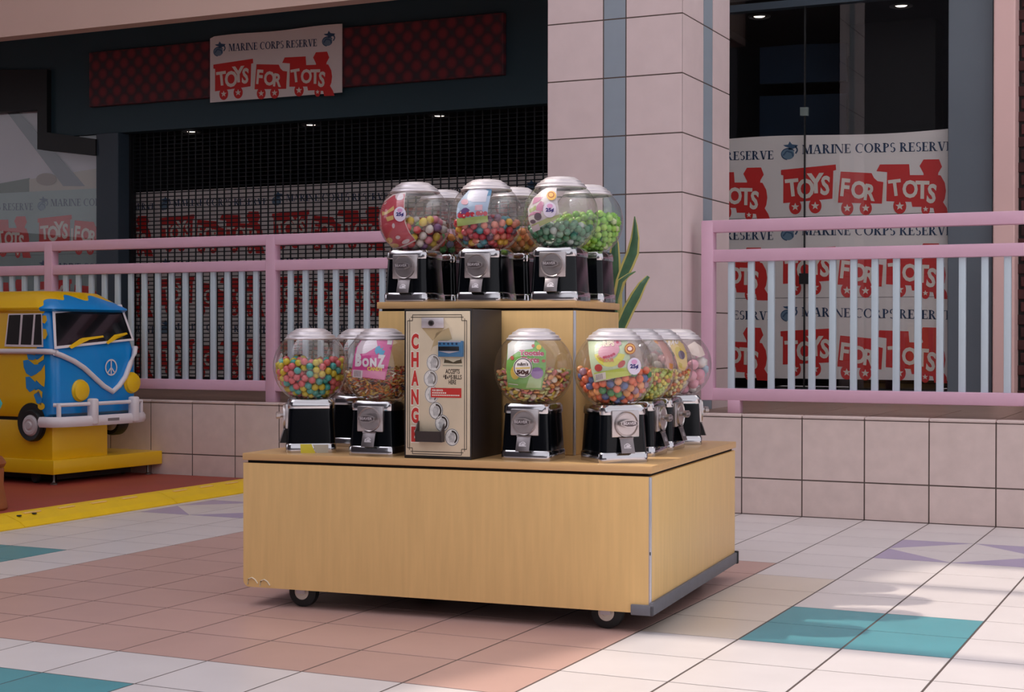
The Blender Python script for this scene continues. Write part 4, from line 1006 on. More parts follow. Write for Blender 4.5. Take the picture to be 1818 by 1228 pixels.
fill_globe('T3b', .0125, .036, {'lime': ((132, 198, 56), 4), 'bright lime': ((164, 214, 84), 2), 'pale lime': ((206, 218, 160), 1)}, 'ball', 13, 64, 'candy_ball', 'candy ball', 'lime balls beside the snake plant', 'in the globe beside the snake plant')
fill_globe('T1', .0165, .004, {'pink': ((226, 142, 160), 2), 'white': ((222, 214, 208), 2), 'yellow': ((222, 196, 76), 2), 'red': ((198, 50, 54), 2), 'green': ((84, 164, 72), 1), 'purple': ((140, 100, 150), 1)}, 'fruit', 17, 46, 'fruit_candy', 'fruit candy', 'fruit candy in the red card globe', 'in the globe with the red card', True)
fill_globe('T1b', .0155, -.035, {'red': ((196, 54, 50), 2), 'orange': ((222, 140, 60), 2), 'green': ((52, 170, 70), 1), 'blue': ((70, 100, 150), 1)}, 'fruit', 19, 22, 'fruit_candy', 'fruit candy', 'fruit candy behind the red card globe', 'in the globe behind the red card', True)
fill_globe('T2b', .0145, -.02, {'yellow': ((222, 186, 70), 3), 'orange': ((216, 130, 70), 2), 'peach': ((222, 176, 130), 1)}, 'fruit', 23, 24, 'fruit_candy', 'fruit candy', 'fruit candy behind the blue card globe', 'in the globe behind the blue card', True)
fill_globe('M5', .0098, -.006, {'pink': ((214, 130, 126), 3), 'orange': ((222, 158, 96), 3), 'yellow': ((222, 204, 96), 3), 'pale green': ((186, 196, 132), 2), 'white': ((224, 212, 190), 2)}, 'disc', 29, 170, 'tart_candy', 'tart candy', 'tart discs in the 50 cent globe', 'in the globe with the 50 cent sticker', True, .85)
fill_globe('M9', .021, .034, {'pink': ((224, 156, 176), 3), 'white': ((226, 218, 214), 3), 'pale blue': ((170, 190, 206), 1)}, 'ball', 31, 26, 'toy_capsule', 'toy capsule', 'toy capsules in the back corner globe', 'in the globe at the cart back corner')
fill_globe('M3', .0085, .0, {'orange': ((214, 128, 48), 3), 'yellow': ((224, 190, 82), 3), 'white': ((226, 212, 186), 2), 'red': ((192, 70, 44), 2), 'dark': ((62, 52, 60), 1)}, 'bone', 37, 0, 'bone_candy', 'bone candy', '', 'in the globe with the magenta card', True, .62)
fill_globe('M2', .0105, -.03, {'pink': ((214, 150, 130), 3), 'tan': ((190, 150, 110), 2), 'red': ((180, 70, 60), 1)}, 'fruit', 41, 0, 'fruit_candy', 'fruit candy', '', 'in the globe hidden behind the three-colour gumballs', True)
fill_globe('M7', .0088, -.002, {'yellow': ((222, 206, 70), 3), 'lime': ((186, 204, 100), 3), 'orange': ((214, 120, 60), 1)}, 'ball', 43, 0, 'candy_ball', 'candy ball', '', 'in the second globe behind the cart corner')
fill_globe('M8', .0078, -.01, {'orange': ((214, 110, 44), 3), 'yellow': ((226, 206, 110), 3), 'cream': ((226, 214, 176), 2)}, 'fruit', 47, 0, 'fruit_candy', 'fruit candy', '', 'in the third globe behind the cart corner', True)

# ================================================================== CHANGE MACHINE
CHW, CHH, CHD = .228, .470, .262
cu0, cv0 = -.811, .012
chg = empty('change_machine', tuple(cw(cu0, cv0, ZD)), TH, label='black bill changer with a cream CHANGE front standing on the cart', cat='change machine')
M_CAB = mat('cabinet_black', (44, 38, 38), .5, var=.06, scale=6, bump=.05, bscale=200)
M_FACE = mat('changer_face', (208, 192, 166), .5, var=.09, scale=9)
MB().box(0, CHW, .006, CHD, 0, CHH, c=.003).build('cabinet', M_CAB, chg, smooth=35)
MB().box(-.001, CHW + .001, -.002, .008, -.000, CHH + .001, c=.002).build('door_frame', mat('door_black', (26, 24, 24), .4), chg, smooth=35)
fx0, fx1, fz0, fz1 = .0055, CHW - .0035, .010, CHH - .0065
face = MB().box(fx0, fx1, -.0045, 0, fz0, fz1, c=.001).build('door', M_FACE, chg, smooth=35)
def FX(x): return (x - 48) / 584 * CHW
def FZ(y): return CHH - (y - 45) / 1132 * CHH
def fpoly(polys, nm, m, par, y, vf=None):
    mb = MB()
    for v, f in ([fill2d([p]) for p in polys] if vf is None else vf): mb.add([(FX(a), y, FZ(b)) for a, b in v], f)
    return mb.build(nm, m, par)
def ftext(s, x0, x1, y, h, m, par, yy, bold=.03, nm='lettering'):
    v, f, wd = text2d(s, bold); k = (x1 - x0) / wd
    return fpoly(None, nm, m, par, yy, [([(x0 + a * k, y - b * h) for a, b in v], f)])
M_INK = mat('ink_dark', (46, 34, 28), .5); M_INKR = mat('ink_red', (190, 48, 42), .45); M_INKW = mat('ink_white', (228, 218, 206), .5); M_INKS = mat('ink_sand', (186, 164, 124), .5)
def frame_lines(ins, st_):
    l, r, t, b = 78 + ins, 596 - ins, 88 + ins, 1142 - ins
    return strip([(l + st_, t), (r - st_, t)], 5) + strip([(l + st_, b), (r - st_, b)], 5) + strip([(l, t + st_), (l, b - st_)], 5) + strip([(r, t + st_), (r, b - st_)], 5)
lines = frame_lines(0, 44) + frame_lines(18, 0 + 10)
for sx_, sy_ in ((1, 1), (-1, 1), (1, -1), (-1, -1)):
    cx_ = 78 if sx_ > 0 else 596; cy_ = 88 if sy_ > 0 else 1142
    lines += strip([(cx_ + 44 * sx_, cy_), (cx_ + 44 * sx_, cy_ + 44 * sy_), (cx_, cy_ + 44 * sy_)], 5)
fpoly(lines, 'border_print', M_INK, face, -.0050)
fpoly([[(205, 188), (400, 188), (300, 285)], [(330, 225), (440, 185), (470, 270), (380, 300), (300, 330), (280, 370)]], 'sand_print', M_INKS, face, -.00475)  # sand-coloured shapes below the lock plate
for s_, y in zip('CHANGE', (344, 482, 622, 765, 905, 1048)):
    ftext(s_, 106, 182, y - 2, 108, M_INKW, face, -.0050, .085); ftext(s_, 112, 177, y - 4, 104, M_INKR, face, -.0055, .048)
ftext('ACCEPTS', 412, 535, 530, 33, M_INK, face, -.0052, .018); ftext('1', 408, 420, 572, 32, M_INK, face, -.0052, .018); ftext('$', 393, 404, 558, 17, M_INK, face, -.0052, .03)
ftext('&', 426, 440, 568, 18, M_INK, face, -.0052, .03); ftext('$', 443, 455, 558, 17, M_INK, face, -.0052, .03); ftext('5', 457, 473, 572, 32, M_INK, face, -.0052, .018); ftext('BILLS', 482, 553, 572, 32, M_INK, face, -.0052, .018); ftext('HERE', 440, 505, 610, 32, M_INK, face, -.0052, .018)
# printed coins
M_COIN = mat('ink_coin', (176, 174, 172), .35, var=.25, scale=90); M_COINL = mat('ink_coin_light', (214, 212, 208), .35, var=.1, scale=120)
for i, (x, y) in enumerate(((308, 450), (283, 570), (293, 690), (330, 812), (383, 905), (470, 1010))):
    c_ = fpoly([ell(x, y, 62, 66, 30)], 'coin_print', M_COINL, face, -.0050 - .00008 * i)
    fpoly(ringq(x, y, 60, 64, 4, 4) + ringq(x, y, 48, 52, 14, 14, -95, 60, 12), 'coin_print_dark', M_INK if i > 2 else mat('ink_coin_mid', (120, 114, 108), .5), c_, -.0051 - .00008 * i)
    fpoly([[(x - 22, y + 38), (x - 26, y + 8), (x - 34, y), (x - 24, y - 14), (x - 14, y - 34), (x + 12, y - 38), (x + 26, y - 16), (x + 22, y + 14), (x + 30, y + 38)]], 'coin_profile', M_COIN, c_, -.0051 - .00008 * i)
stk = fpoly([[(285, 640), (551, 640), (551, 712), (285, 712)]], 'service_sticker', M_INKR, face, -.0058)
ftext('FOR SERVICE:', 298, 392, 664, 13, M_INKW, stk, -.0061, .04)
fpoly([[(298 + 18 * i, 672), (311 + 18 * i, 672), (311 + 18 * i, 682), (298 + 18 * i, 682)] for i in range(7)] + [[(298 + 16 * i, 690), (310 + 16 * i, 690), (310 + 16 * i, 699), (298 + 16 * i, 699)] for i in range(15)], 'small_print', M_INKW, stk, -.0061)
pic = fpoly([[(400, 412), (548, 412), (562, 460), (385, 460)], [(392, 465), (562, 465), (562, 483), (386, 483)]], 'bill_print', mat('ink_pale', (214, 206, 180), .5), face, -.0050)
fpoly([[(398, 450), (405, 425), (440, 430), (480, 445), (510, 432), (545, 425), (556, 452), (500, 456)], [(390, 469), (560, 469), (560, 473), (390, 473)]] + strip([(408, 418), (402, 452)], 6) + strip([(545, 418), (553, 452)], 6), 'bill_print_dark', mat('ink_olive', (84, 74, 52), .5), pic, -.0052)
# lock
lk = MB().box(FX(205), FX(400), -.010, -.004, FZ(188), FZ(110), c=.0015).build('lock_plate', M_LID, chg, smooth=35)
MB().lathe([(.0095, 0), (.0095, -.004), (.0075, -.005), (.0055, -.0045), (.0055, -.003), (.001, -.003)], 20, axis='y', at=(FX(293), -.0095, FZ(150))).build('lock_cylinder', mat('lock_dark', (78, 72, 72), .3, metal=.8), lk, smooth=30)
# bill acceptor
M_BLUE = mat('acceptor_blue', (62, 112, 152), .35); ba = empty('bill_acceptor'); ba.parent = chg
MB().box(FX(362), FX(572), -.020, -.004, FZ(404), FZ(284), c=.002).build('bezel', M_BLUE, ba, smooth=35)
MB().box(FX(368), FX(545), -.0225, -.019, FZ(358), FZ(326), c=.001).build('slot', mat('slot_black', (14, 14, 18), .4), ba, smooth=35)
fpoly([[(366, 362), (550, 362), (458, 378)]], 'chevron', M_LID, ba, -.0206); fpoly([ell(380 + 36 * i, 306, 10, 8, 8) for i in range(5)], 'arrow_mark', mat('mark_navy', (26, 46, 78), .4), ba, -.0206)
fpoly([[(364, 286), (560, 286), (560, 294), (364, 294)]], 'bezel_edge', M_LID, ba, -.0206)
# coin cup
cup = MB(); x0, x1 = FX(176), FX(405); za, zb_ = FZ(1046), FZ(965)
for (xa_, xb_) in ((x0, x0 + .003), (x1 - .003, x1)):
    pr = [(-.004, za), (-.004, FZ(890)), (-.018, FZ(905)), (-.034, zb_), (-.03, za)]
    if xa_ > .06: pr = [(-.004, za), (-.004, FZ(905)), (-.014, FZ(920)), (-.034, zb_), (-.03, za)]
    n_ = len(pr); cup.add([(xa_, y, z) for y, z in pr] + [(xb_, y, z) for y, z in pr], [tuple(range(n_)), tuple(range(2 * n_ - 1, n_ - 1, -1))] + [(i, (i + 1) % n_, n_ + (i + 1) % n_, n_ + i) for i in range(n_)])
cup.add([(x0, -.03, za), (x1, -.03, za), (x1, -.034, zb_), (x0, -.034, zb_), (x0, -.028, za), (x1, -.028, za), (x1, -.0315, zb_), (x0, -.0315, zb_)], [(0, 1, 2, 3), (7, 6, 5, 4), (3, 2, 6, 7), (0, 4, 5, 1)])
cup.add([(x0, -.004, za), (x1, -.004, za), (x1, -.03, za), (x0, -.03, za)], [(0, 1, 2, 3)])
cup.build('coin_cup', mat('cup_brown', (62, 52, 50), .35, metal=.3), chg)

# ================================================================== PLAY MAT AND KIDDIE RIDES
ZM = .057
M_MAT = mat('mat_red', (150, 62, 48), .55, var=.07, scale=4, bump=.1, bscale=30)
M_CURB = mat('curb_yellow', (236, 194, 12), .45, var=.06, scale=6)
XC0, XC1 = -3.88, -3.715
pm = empty('play_mat', (XC0, -.5, 0), label='red rubber play mat edged with a yellow curb, under the van ride', cat='mat')
pm_in = lambda x: x - XC0
MB().box(-6.0, 0, -3.0, YW - .012 + .5, .0005, ZM, c=.004).build('mat_pad', M_MAT, pm, smooth=35)
yc = -3.5
k_ = 0
while yc < YW - .1:
    ye = min(yc + 1.12, YW - .013)
    sec = [(0, .0005), (.166, .0005), (.166, .006), (.135, .026), (.06, .052), (.03, .056), (0, .056)]
    mb = MB(); mb.loft([[(x, yc + .5 + .002, z) for x, z in sec], [(x, ye + .5 - .002, z) for x, z in sec]]); cb_ = mb.build('curb', M_CURB, pm)
    for q in range(5):
        ys = yc + .1 + .235 * q
        if ys + .1 < ye: MB().box(.055, .072, ys + .5, ys + .61, .0500, .0548).build('curb_mark', mat('mark_peach', (244, 204, 130), .6), cb_)
    if abs(yc + 3.5 - 3.36) < .2 or k_ == 3:
        for q in (0, .1): MB().lathe([(.001, .050), (.011, .050), (.012, .046)], 10, at=(.085, yc + .5 + .05 + q, 0)).build('bolt_hole', M_RUB, cb_)
    yc += 1.12; k_ += 1

# van ride: a forward, b across, z up
PS = math.radians(-4.5)
FV = np.array([math.cos(PS), math.sin(PS), 0]); SV = np.array([-math.sin(PS), math.cos(PS), 0])
foot = onz(103, 862, ZM); dfoot = (foot - CAM) @ FW
O_ = CAM + ray(95, 843) * dfoot * .998; O0 = np.array([O_[0], O_[1], 0])
van = empty('kiddie_ride', tuple(O0), PS, label='blue and yellow camper van kiddie ride with a peace sign on its front', cat='kiddie ride')
def vl(p): d = np.asarray(p) - O0; return (d @ FV, d @ SV, d[2])
def vfront(x, y, a=0.0): return vl(onplane(x, y, O0 + FV * a, FV))
def vside(x, y, b=0.0): return vl(onplane(x, y, O0 + SV * b, SV))
VW_ = vfront(246, 640)[1]                              # width of the van
ZV = lambda y, x=97: vfront(x, y)[2]
z_bot, z_belt, z_wt, z_rt = ZV(742), vfront(96.5, 619.7)[2], vfront(92.8, 550.8)[2], vfront(180, 519, -.25)[2]
M_VAN = bpy.data.materials.new('van_paint'); M_VAN.use_nodes = True
nt = M_VAN.node_tree; b_ = nt.nodes['Principled BSDF']; b_.inputs['Roughness'].default_value = .3; b_.inputs['Coat Weight'].default_value = .3
tc = nt.nodes.new('ShaderNodeTexCoord'); sx = nt.nodes.new('ShaderNodeSeparateXYZ'); nt.links.new(tc.outputs['Object'], sx.inputs[0])
sn = nt.nodes.new('ShaderNodeMath'); sn.operation = 'SINE'; ml = nt.nodes.new('ShaderNodeMath'); ml.operation = 'MULTIPLY'; ml.inputs[1].default_value = 34
ad = nt.nodes.new('ShaderNodeMath'); ad.operation = 'ADD'; nt.links.new(sx.outputs[2], ad.inputs[0]); nt.links.new(sx.outputs[1], ad.inputs[1]); nt.links.new(ad.outputs[0], ml.inputs[0]); nt.links.new(ml.outputs[0], sn.inputs[0])
m2 = nt.nodes.new('ShaderNodeMath'); m2.operation = 'MULTIPLY_ADD'; m2.inputs[1].default_value = .02; nt.links.new(sn.outputs[0], m2.inputs[0]); nt.links.new(sx.outputs[0], m2.inputs[2])
g2 = nt.nodes.new('ShaderNodeMath'); g2.operation = 'GREATER_THAN'; g2.inputs[1].default_value = vside(66, 640)[0]; nt.links.new(m2.outputs[0], g2.inputs[0])
mx2 = nt.nodes.new('ShaderNodeMix'); mx2.data_type = 'RGBA'; mx2.inputs[6].default_value = (*lin((234, 186, 6)), 1); mx2.inputs[7].default_value = (*lin((0, 136, 214)), 1)
nt.links.new(g2.outputs[0], mx2.inputs[0]); nt.links.new(mx2.outputs[2], b_.inputs['Base Color'])
M_VY = mat('van_yellow', (234, 186, 6), .35, coat=.3); M_VB = mat('van_blue', (0, 136, 214), .3, coat=.3); M_VW = mat('van_white', (224, 216, 220), .4)
M_VG = mat('van_glass', (16, 17, 20), .12, coat=.5); M_VK = mat('van_dark', (16, 15, 15), .7)
def rrect(a0, a1, b0, b1, r, n=5):
    out = []
    for (ca, cb2, s0) in ((a1 - r, b0 + r, -90), (a1 - r, b1 - r, 0), (a0 + r, b1 - r, 90), (a0 + r, b0 + r, 180)):
        for k2 in range(n + 1):
            t = math.radians(s0 + 90 * k2 / n); out.append((ca + r * math.cos(t), cb2 + r * math.sin(t)))
    return out
LV = 1.42
lean = .085
lev = [(z_bot, -.03, .012, .05), (z_bot + .02, -.008, .002, .05), (z_bot + .12, 0, 0, .06), (z_belt - .06, -.004, 0, .06), (z_belt, -.012, .004, .06), (z_wt, -lean, .026, .06), (z_wt + .02, -lean - .005, .03, .06)]
body = MB().loft([[(a, b, z) for a, b in rrect(-LV, af, ib, VW_ - ib, r)] for z, af, ib, r in lev])
body.build('body', M_VAN, van, smooth=40)
zr = z_wt
rl_ = [(zr - .004, -.055, .012, .08), (zr + .010, -.035, .0, .09), (zr + .018, -.04, .0, .09), (zr + .05, -.09, .04, .10), (z_rt - .012, -.16, .10, .12), (z_rt, -.26, .2, .1)]
MB().loft([[(a, b, z) for a, b in rrect(-LV - .0, af, ib, VW_ - ib, r)] for z, af, ib, r in rl_]).build('roof', M_VAN, van, smooth=50)
# windscreen on the leaning plane
p_a = O0 + FV * (-.012) + np.array([0, 0, z_belt]); p_b = O0 + FV * (-lean) + np.array([0, 0, z_wt]); nn = np.cross(SV, p_b - p_a); nn = nn / np.linalg.norm(nn)
if nn @ FV < 0: nn = -nn
def vwin(x, y, off): return vl(onplane(x, y, p_a + nn * off, nn))
def vpoly(polys, fn, nm, m, par=van, th=None):
    mb = MB()
    for p in polys: v, f = fill2d([p]); mb.add([fn(x, y) for x, y in v], f)
    return mb.build(nm, m, par)
q = crop(0, 500, .2443)
def ringpoly(o, i): n_ = len(o); return [[o[k], o[(k + 1) % n_], i[(k + 1) % n_], i[k]] for k in range(n_)]
wo = q([(380, 208), (885, 165), (975, 425), (395, 490)]); wi = q([(402, 228), (876, 186), (957, 412), (412, 468)])
ws = vpoly([wi], lambda x, y: vwin(x, y, .012), 'windscreen', M_VG)
def thick(polys, fn0, fn1, nm, m, par=van):
    mb = MB()
    for p in polys:
        v, f = fill2d([p]); n_ = len(p)
        mb.add([fn1(x, y) for x, y in v], f)
        mb.add([fn0(x, y) for x, y in p] + [fn1(x, y) for x, y in p], [(k, (k + 1) % n_, n_ + (k + 1) % n_, n_ + k) for k in range(n_)])
    return mb.build(nm, m, par)
thick(ringpoly(wo, wi), lambda x, y: vwin(x, y, -.004), lambda x, y: vwin(x, y, .018), 'windscreen_frame', M_VW)
for pl in ([(500, 470), (580, 415), (600, 408), (750, 390), (755, 403), (650, 422), (600, 445), (520, 487)], [(772, 440), (830, 385), (920, 368), (928, 380), (860, 398), (840, 420), (785, 455)]):
    thick([q(pl)], lambda x, y: vwin(x, y, .016), lambda x, y: vwin(x, y, .026), 'wiper', M_VY)
# side window with three panes
so = q([(60, 232), (305, 228), (315, 475), (32, 470)])
bS = -.004
thick([so], lambda x, y: vside(x, y, .03), lambda x, y: vside(x, y, bS), 'side_window_frame', M_VW)
for pl in ([(66, 242), (150, 240), (135, 456), (44, 454)], [(166, 240), (244, 238), (226, 458), (150, 456)], [(258, 238), (298, 236), (303, 458), (242, 458)]):
    vpoly([q(pl)], lambda x, y: vside(x, y, bS - .0015), 'side_pane', M_VG)
# moulding: along the side, then the V on the front
pts_s = [vside(*q([(x, 506)])[0], -.004) for x in (-560, -300, 0, 150, 260)]
pts_f = [vfront(*q([p])[0], .006) for p in ((400, 518), (450, 536), (540, 578), (610, 625), (680, 690), (750, 755), (818, 798), (865, 755), (910, 690), (950, 590), (975, 520), (985, 470))]
cor = [(-.055, -.006, pts_s[-1][2]), (-.022, .003, pts_s[-1][2] - .001), (.0, .025, pts_f[0][2] + .002)]
MB().tube(pts_s + cor + pts_f, .0155, 8).build('belt_moulding', M_VW, van, smooth=50)
# headlights, peace sign
def dome(a, b, z, r, h, m, nm):
    mb = MB().lathe([(r * 1.06, 0), (r * 1.06, .008), (r, .010), (r * .92, h * .55 + .006), (r * .6, h * .9), (.001, h)], 24, axis='x', at=(a, b, z)); return mb.build(nm, m, van, smooth=45)
for x, y in ((141.7, 693), (238.5, 679)):
    a, b, z = vfront(x, y); dome(-.004, min(b, VW_ - .06), z, .059, .034, M_VY, 'headlight')
pc = q([(808, 622)])[0]; a, b, z = vfront(*pc, .003)
ps = MB()
for p in ringq(0, 0, .048, .048, .009, .009, n=28) + strip([(0, .045), (0, -.045)], .008) + strip([(0, 0), (.03, -.033)], .008) + strip([(0, 0), (-.03, -.033)], .008):
    ps.add([(.0035, b + x, z + y) for x, y in p], [(0, 1, 2, 3)])
ps.build('peace_sign', M_VW, van)
# flower-power blobs on the side
for pl, m_ in (([(168, 572), (205, 566), (250, 602), (300, 598), (318, 590), (300, 640), (265, 670), (225, 688), (190, 665), (172, 620)], M_VB),
               ([(185, 692), (215, 688), (255, 728), (300, 750), (310, 768), (255, 778), (215, 802), (190, 772)], M_VB),
               ([(195, 525), (240, 530), (285, 545), (240, 570), (205, 565)], M_VB), ([(245, 822), (280, 790), (305, 850), (300, 900), (265, 880)], M_VB),
               ([(325, 600), (300, 642), (240, 690), (300, 752), (322, 765), (328, 700)], M_VY), ([(310, 245), (335, 245), (342, 280), (325, 305), (305, 295)], M_VY), ([(312, 340), (335, 345), (345, 385), (330, 415), (312, 415)], M_VY),
               ([(320, 528), (318, 565), (275, 592), (235, 580), (280, 562)], M_VY), (ell(300, 905, 26, 26, 14), M_VY), ([(240, 800), (280, 780), (308, 800), (305, 845), (280, 835), (265, 810), (245, 815)], M_VY)):
    vpoly([q(pl)], lambda x, y: vside(x, y, -.0025), 'paint_blob', m_)
# bumper
zb0, zb1 = vfront(150, 756, .05)[2], vfront(150, 738, .05)[2]
zc_, hh = (zb0 + zb1) / 2, (zb1 - zb0) / 2
path = [(-.07, -.024), (-.03, -.026), (.015, -.012), (.045, .05), (.06, .16), (.064, VW_ / 2), (.06, VW_ - .16), (.045, VW_ - .05), (.015, VW_ + .012), (-.03, VW_ + .026), (-.07, VW_ + .024)]
mb = MB(); rings = []
for i, (a, b) in enumerate(path):
    p0, p1 = path[max(i - 1, 0)], path[min(i + 1, len(path) - 1)]; d = np.array([p1[0] - p0[0], p1[1] - p0[1]]); d /= np.linalg.norm(d); nx, ny = -d[1], d[0]
    nx, ny = (d[1], -d[0])
    rings.append([(a + nx * w_, b + ny * w_, zc_ + k2) for w_, k2 in ((-.02, -hh), (.012, -hh), (.022, -hh * .4), (.022, hh * .4), (.012, hh), (-.02, hh))])
mb.loft(rings); bmo = mb.build('bumper', M_VW, van, smooth=50)
zr1 = vfront(150, 717, .05)[2]
MB().tube([(.0, .0, zr1), (.04, .03, zr1), (.055, .14, zr1), (.06, VW_ / 2, zr1), (.055, VW_ - .14, zr1), (.04, VW_ - .03, zr1), (.0, VW_, zr1)], .011, 8).build('bumper_rail', M_VW, bmo, smooth=50)
for x in (163.5, 236.0): 
    a, b, z = vfront(x, 725, .055); MB().box(.035, .088, b - .024, b + .024, zb0 + .004, zr1 + .03, c=.012).build('overrider', M_VW, bmo, smooth=50)
for b in (.012, VW_ - .012): MB().box(.018, .036, b - .01, b + .012, zc_, zr1 + .008, c=.003).build('rail_post', M_VW, bmo, smooth=50)
a, b, z = vfront(202, 738, .087)
MB().box(.0855, .0862, b - .045, b + .045, zc_ - .006, zc_ + .01).build('scuff', mat('scuff_grey', (120, 112, 112), .7), bmo)
# wheels
wr = .088
for a0, b0 in ((vside(57, 755)[0], -.012), (vside(57, 755)[0], VW_ + .012 - .075), (vside(57, 755)[0] - .86, -.012), (vside(57, 755)[0] - .86, VW_ - .063)):
    zw = vside(57, 755)[2]; wh = empty('wheel'); wh.parent = van; wh.location = (a0, b0, zw)
    MB().lathe([(.001, 0), (.06, .0), (.062, -.004), (wr * .93, -.008), (wr, .008), (wr, .062), (wr * .9, .075), (.001, .075)], 28, axis='y').build('tyre', M_RUB, wh, smooth=40)
    MB().lathe([(.001, -.016), (.018, -.016), (.022, -.010), (.03, -.009), (.036, -.013), (.05, -.011), (.058, -.004), (.06, .002)], 28, axis='y').build('hubcap', mat('hub_grey', (198, 190, 192), .4), wh, smooth=30)
a0, zw = vside(57, 755)[0], vside(57, 755)[2]
MB().lathe([(.001, -.0015), (wr * 1.22, -.0015), (wr * 1.22, .0)], 32, axis='y', at=(a0 - .005, -.0005, zw + .018)).build('wheel_arch', M_VK, van)
MB().box(-LV + .1, -.03, .03, VW_ - .03, z_bot - .03, z_bot + .01).build('underbody', M_VK, van)
# pedestal, slab, feet
zs1, zs0 = vfront(95, 817.5)[2], vfront(95, 843)[2]
MB().box(-1.35, .0, .0, .86, zs0, zs1, c=.004).build('base_slab', M_VY, van, smooth=35)
b1 = vfront(191, 780, -.03)[1]
MB().box(-1.0, -.03, .02, b1, zs1 - .001, z_bot - .02, c=.005).build('pedestal', M_VY, van, smooth=35)
def footpost(a, b): MB().lathe([(.001, ZM), (.02, ZM), (.02, ZM + .006), (.009, ZM + .012), (.006, ZM + .02), (.006, zs0 + .002)], 12, at=(a, b, 0)).build('foot', mat('foot_steel', (120, 116, 112), .35, metal=.8), van, smooth=40)
for a, b in ((-.06, .06), (-.06, .80), (-1.25, .06), (-1.25, .80)): footpost(a, b)
for a, b in ((-.22, .08), (-.22, .76), (-1.1, .08)):
    MB().lathe([(.001, -.012), (.025, -.012), (.031, -.006), (.031, .006), (.025, .012), (.001, .012)], 18, axis='y', at=(a, b, ZM + .031)).build('caster_wheel', M_RUB, van, smooth=40)
MB().box(-1.2, -.1, .12, .7, ZM + .02, zs0).build('motor_box', M_VK, van)

# second ride, mostly outside the frame on the left
gp = onz(-27, 905, ZM)
kr = empty('kiddie_ride', (gp[0], gp[1], ZM + .0005), math.radians(-10), label='turquoise kiddie ride on a rust brown pedestal at the mat edge', cat='kiddie ride')
dk = (gp - CAM) @ FW
Z2 = lambda y: (CAM + ray(5, y) * dk)[2] - ZM
zt1 = Z2(832); zc2 = Z2(716)
MB().lathe([(.10, .001), (.105, .01), (.095, .06), (.085, zt1 * .6), (.088, zt1), (.001, zt1)], 24).build('pedestal', mat('rust_brown', (150, 84, 40), .5, var=.08, scale=8), kr, smooth=40)
MB().lathe([(.10 + .06, zt1), (.17, zt1 + .02), (.15, zt1 + .05), (.001, zt1 + .05)], 24, at=(-.12, 0, 0)).build('saddle_plate', mat('rust_brown', (150, 84, 40)), kr, smooth=40)
mb = MB(); mb.add([(-.20 + a * .30, b * .12, zc2 - .0 + c * .11) for a, b, c in ICO2[0]], ICO2[1]); mb.build('animal_body', mat('turquoise', (70, 176, 180), .35), kr, smooth=80)
mb = MB(); mb.tube([(-.20, 0, zt1 + .02), (-.2, 0, zc2 - .07)], .05, 16); mb.build('support', M_VK, kr, smooth=50)
mb = MB(); mb.tube([(-.42, 0, zc2 + .05), (-.5, 0, zc2 + .16), (-.52, 0, zc2 + .26)], [.07, .06, .07], 14); mb.add([(-.56 + a * .12, b * .08, zc2 + .32 + c * .09) for a, b, c in ICO2[0]], ICO2[1]); mb.build('animal_head', mat('turquoise', (70, 176, 180)), kr, smooth=80)

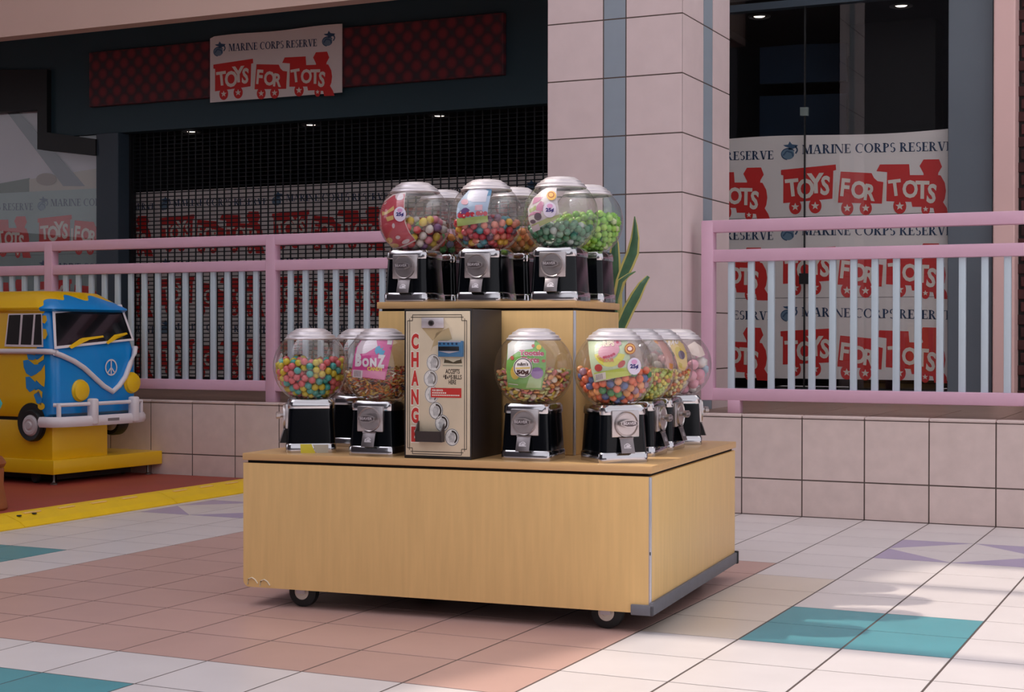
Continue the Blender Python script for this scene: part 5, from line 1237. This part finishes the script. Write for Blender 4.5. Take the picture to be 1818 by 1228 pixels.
# ================================================================== SNAKE PLANT
pp = cw(-.42, CD + .36, 0)
pl_ = empty('snake_plant', tuple(pp), label='snake plant with yellow-edged leaves behind the cart', cat='plant')
MB().lathe([(.001, 0), (.15, 0), (.155, .01), (.17, .5), (.18, .51), (.18, .54), (.165, .54), (.16, .5), (.001, .5)], 28).build('planter', mat('planter_tan', (150, 120, 96), .6), pl_, smooth=35)
MB().lathe([(.001, .505), (.16, .505)], 20).build('soil', mat('soil', (52, 40, 32), .95), pl_)
dpl = (pp - CAM) @ FW
M_LG = mat('leaf_green', (60, 98, 66), .45, var=.2, scale=26); M_LY = mat('leaf_edge', (188, 176, 98), .45, var=.06, scale=10)
def leaf(path, widths, off=0.0, tilt=.35):
    """path in photo pixels at the plant's depth; a slightly folded blade, yellow at both edges"""
    P_ = [CAM + ray(x, y) * (dpl + off) - np.asarray(pp) for x, y in path]; mb = MB(); n_ = len(P_); vs_ = []
    for i in range(n_):
        d = P_[min(i + 1, n_ - 1)] - P_[max(i - 1, 0)]; d = d / np.linalg.norm(d); sd_ = np.cross(d, FW); sd_ /= np.linalg.norm(sd_); nn_ = np.cross(sd_, d)
        sd_ = sd_ * math.cos(tilt) + nn_ * math.sin(tilt)
        for t, k2 in ((-1, .004), (-.66, .0), (0, -.008), (.66, .0), (1, .004)):
            vs_.append(tuple(P_[i] + sd_ * t * widths[i] / 2 + nn_ * k2 * min(1, widths[i] / .03)))
    fs = [(5 * i + k2, 5 * i + k2 + 1, 5 * i + k2 + 6, 5 * i + k2 + 5) for i in range(n_ - 1) for k2 in range(4)]
    ms = [1, 0, 0, 1] * (n_ - 1); mb.v = vs_; mb.f = fs; mb.m = ms
    o = mb.build('leaf', [M_LG, M_LY], pl_, smooth=60); sl = o.modifiers.new('thickness', 'SOLIDIFY'); sl.thickness = .003; sl.offset = 0
q = crop(1060, 370, .1872)
leaf(q([(170, 1900), (160, 1300), (185, 860), (225, 690), (290, 540), (340, 420), (362, 280), (362, 160), (357, 75)]), [.05, .05, .03, .04, .052, .052, .036, .018, .003])
leaf(q([(120, 1900), (160, 1300), (235, 1105), (300, 960), (370, 830), (430, 720), (488, 645)]), [.04, .05, .05, .052, .05, .034, .016], -.05, .5)
leaf(q([(150, 1900), (170, 1300), (168, 850), (160, 640), (165, 480), (172, 330), (178, 240)]), [.05, .06, .062, .062, .05, .03, .006], .06, .3)
leaf(q([(150, 1700), (185, 860), (225, 690), (300, 630), (365, 598)]), [.03, .02, .03, .016, .003], -.02, .6)
leaf(q([(60, 1900), (40, 1300), (20, 900), (0, 700), (-10, 560)]), [.04, .05, .05, .04, .006], .1, .4)
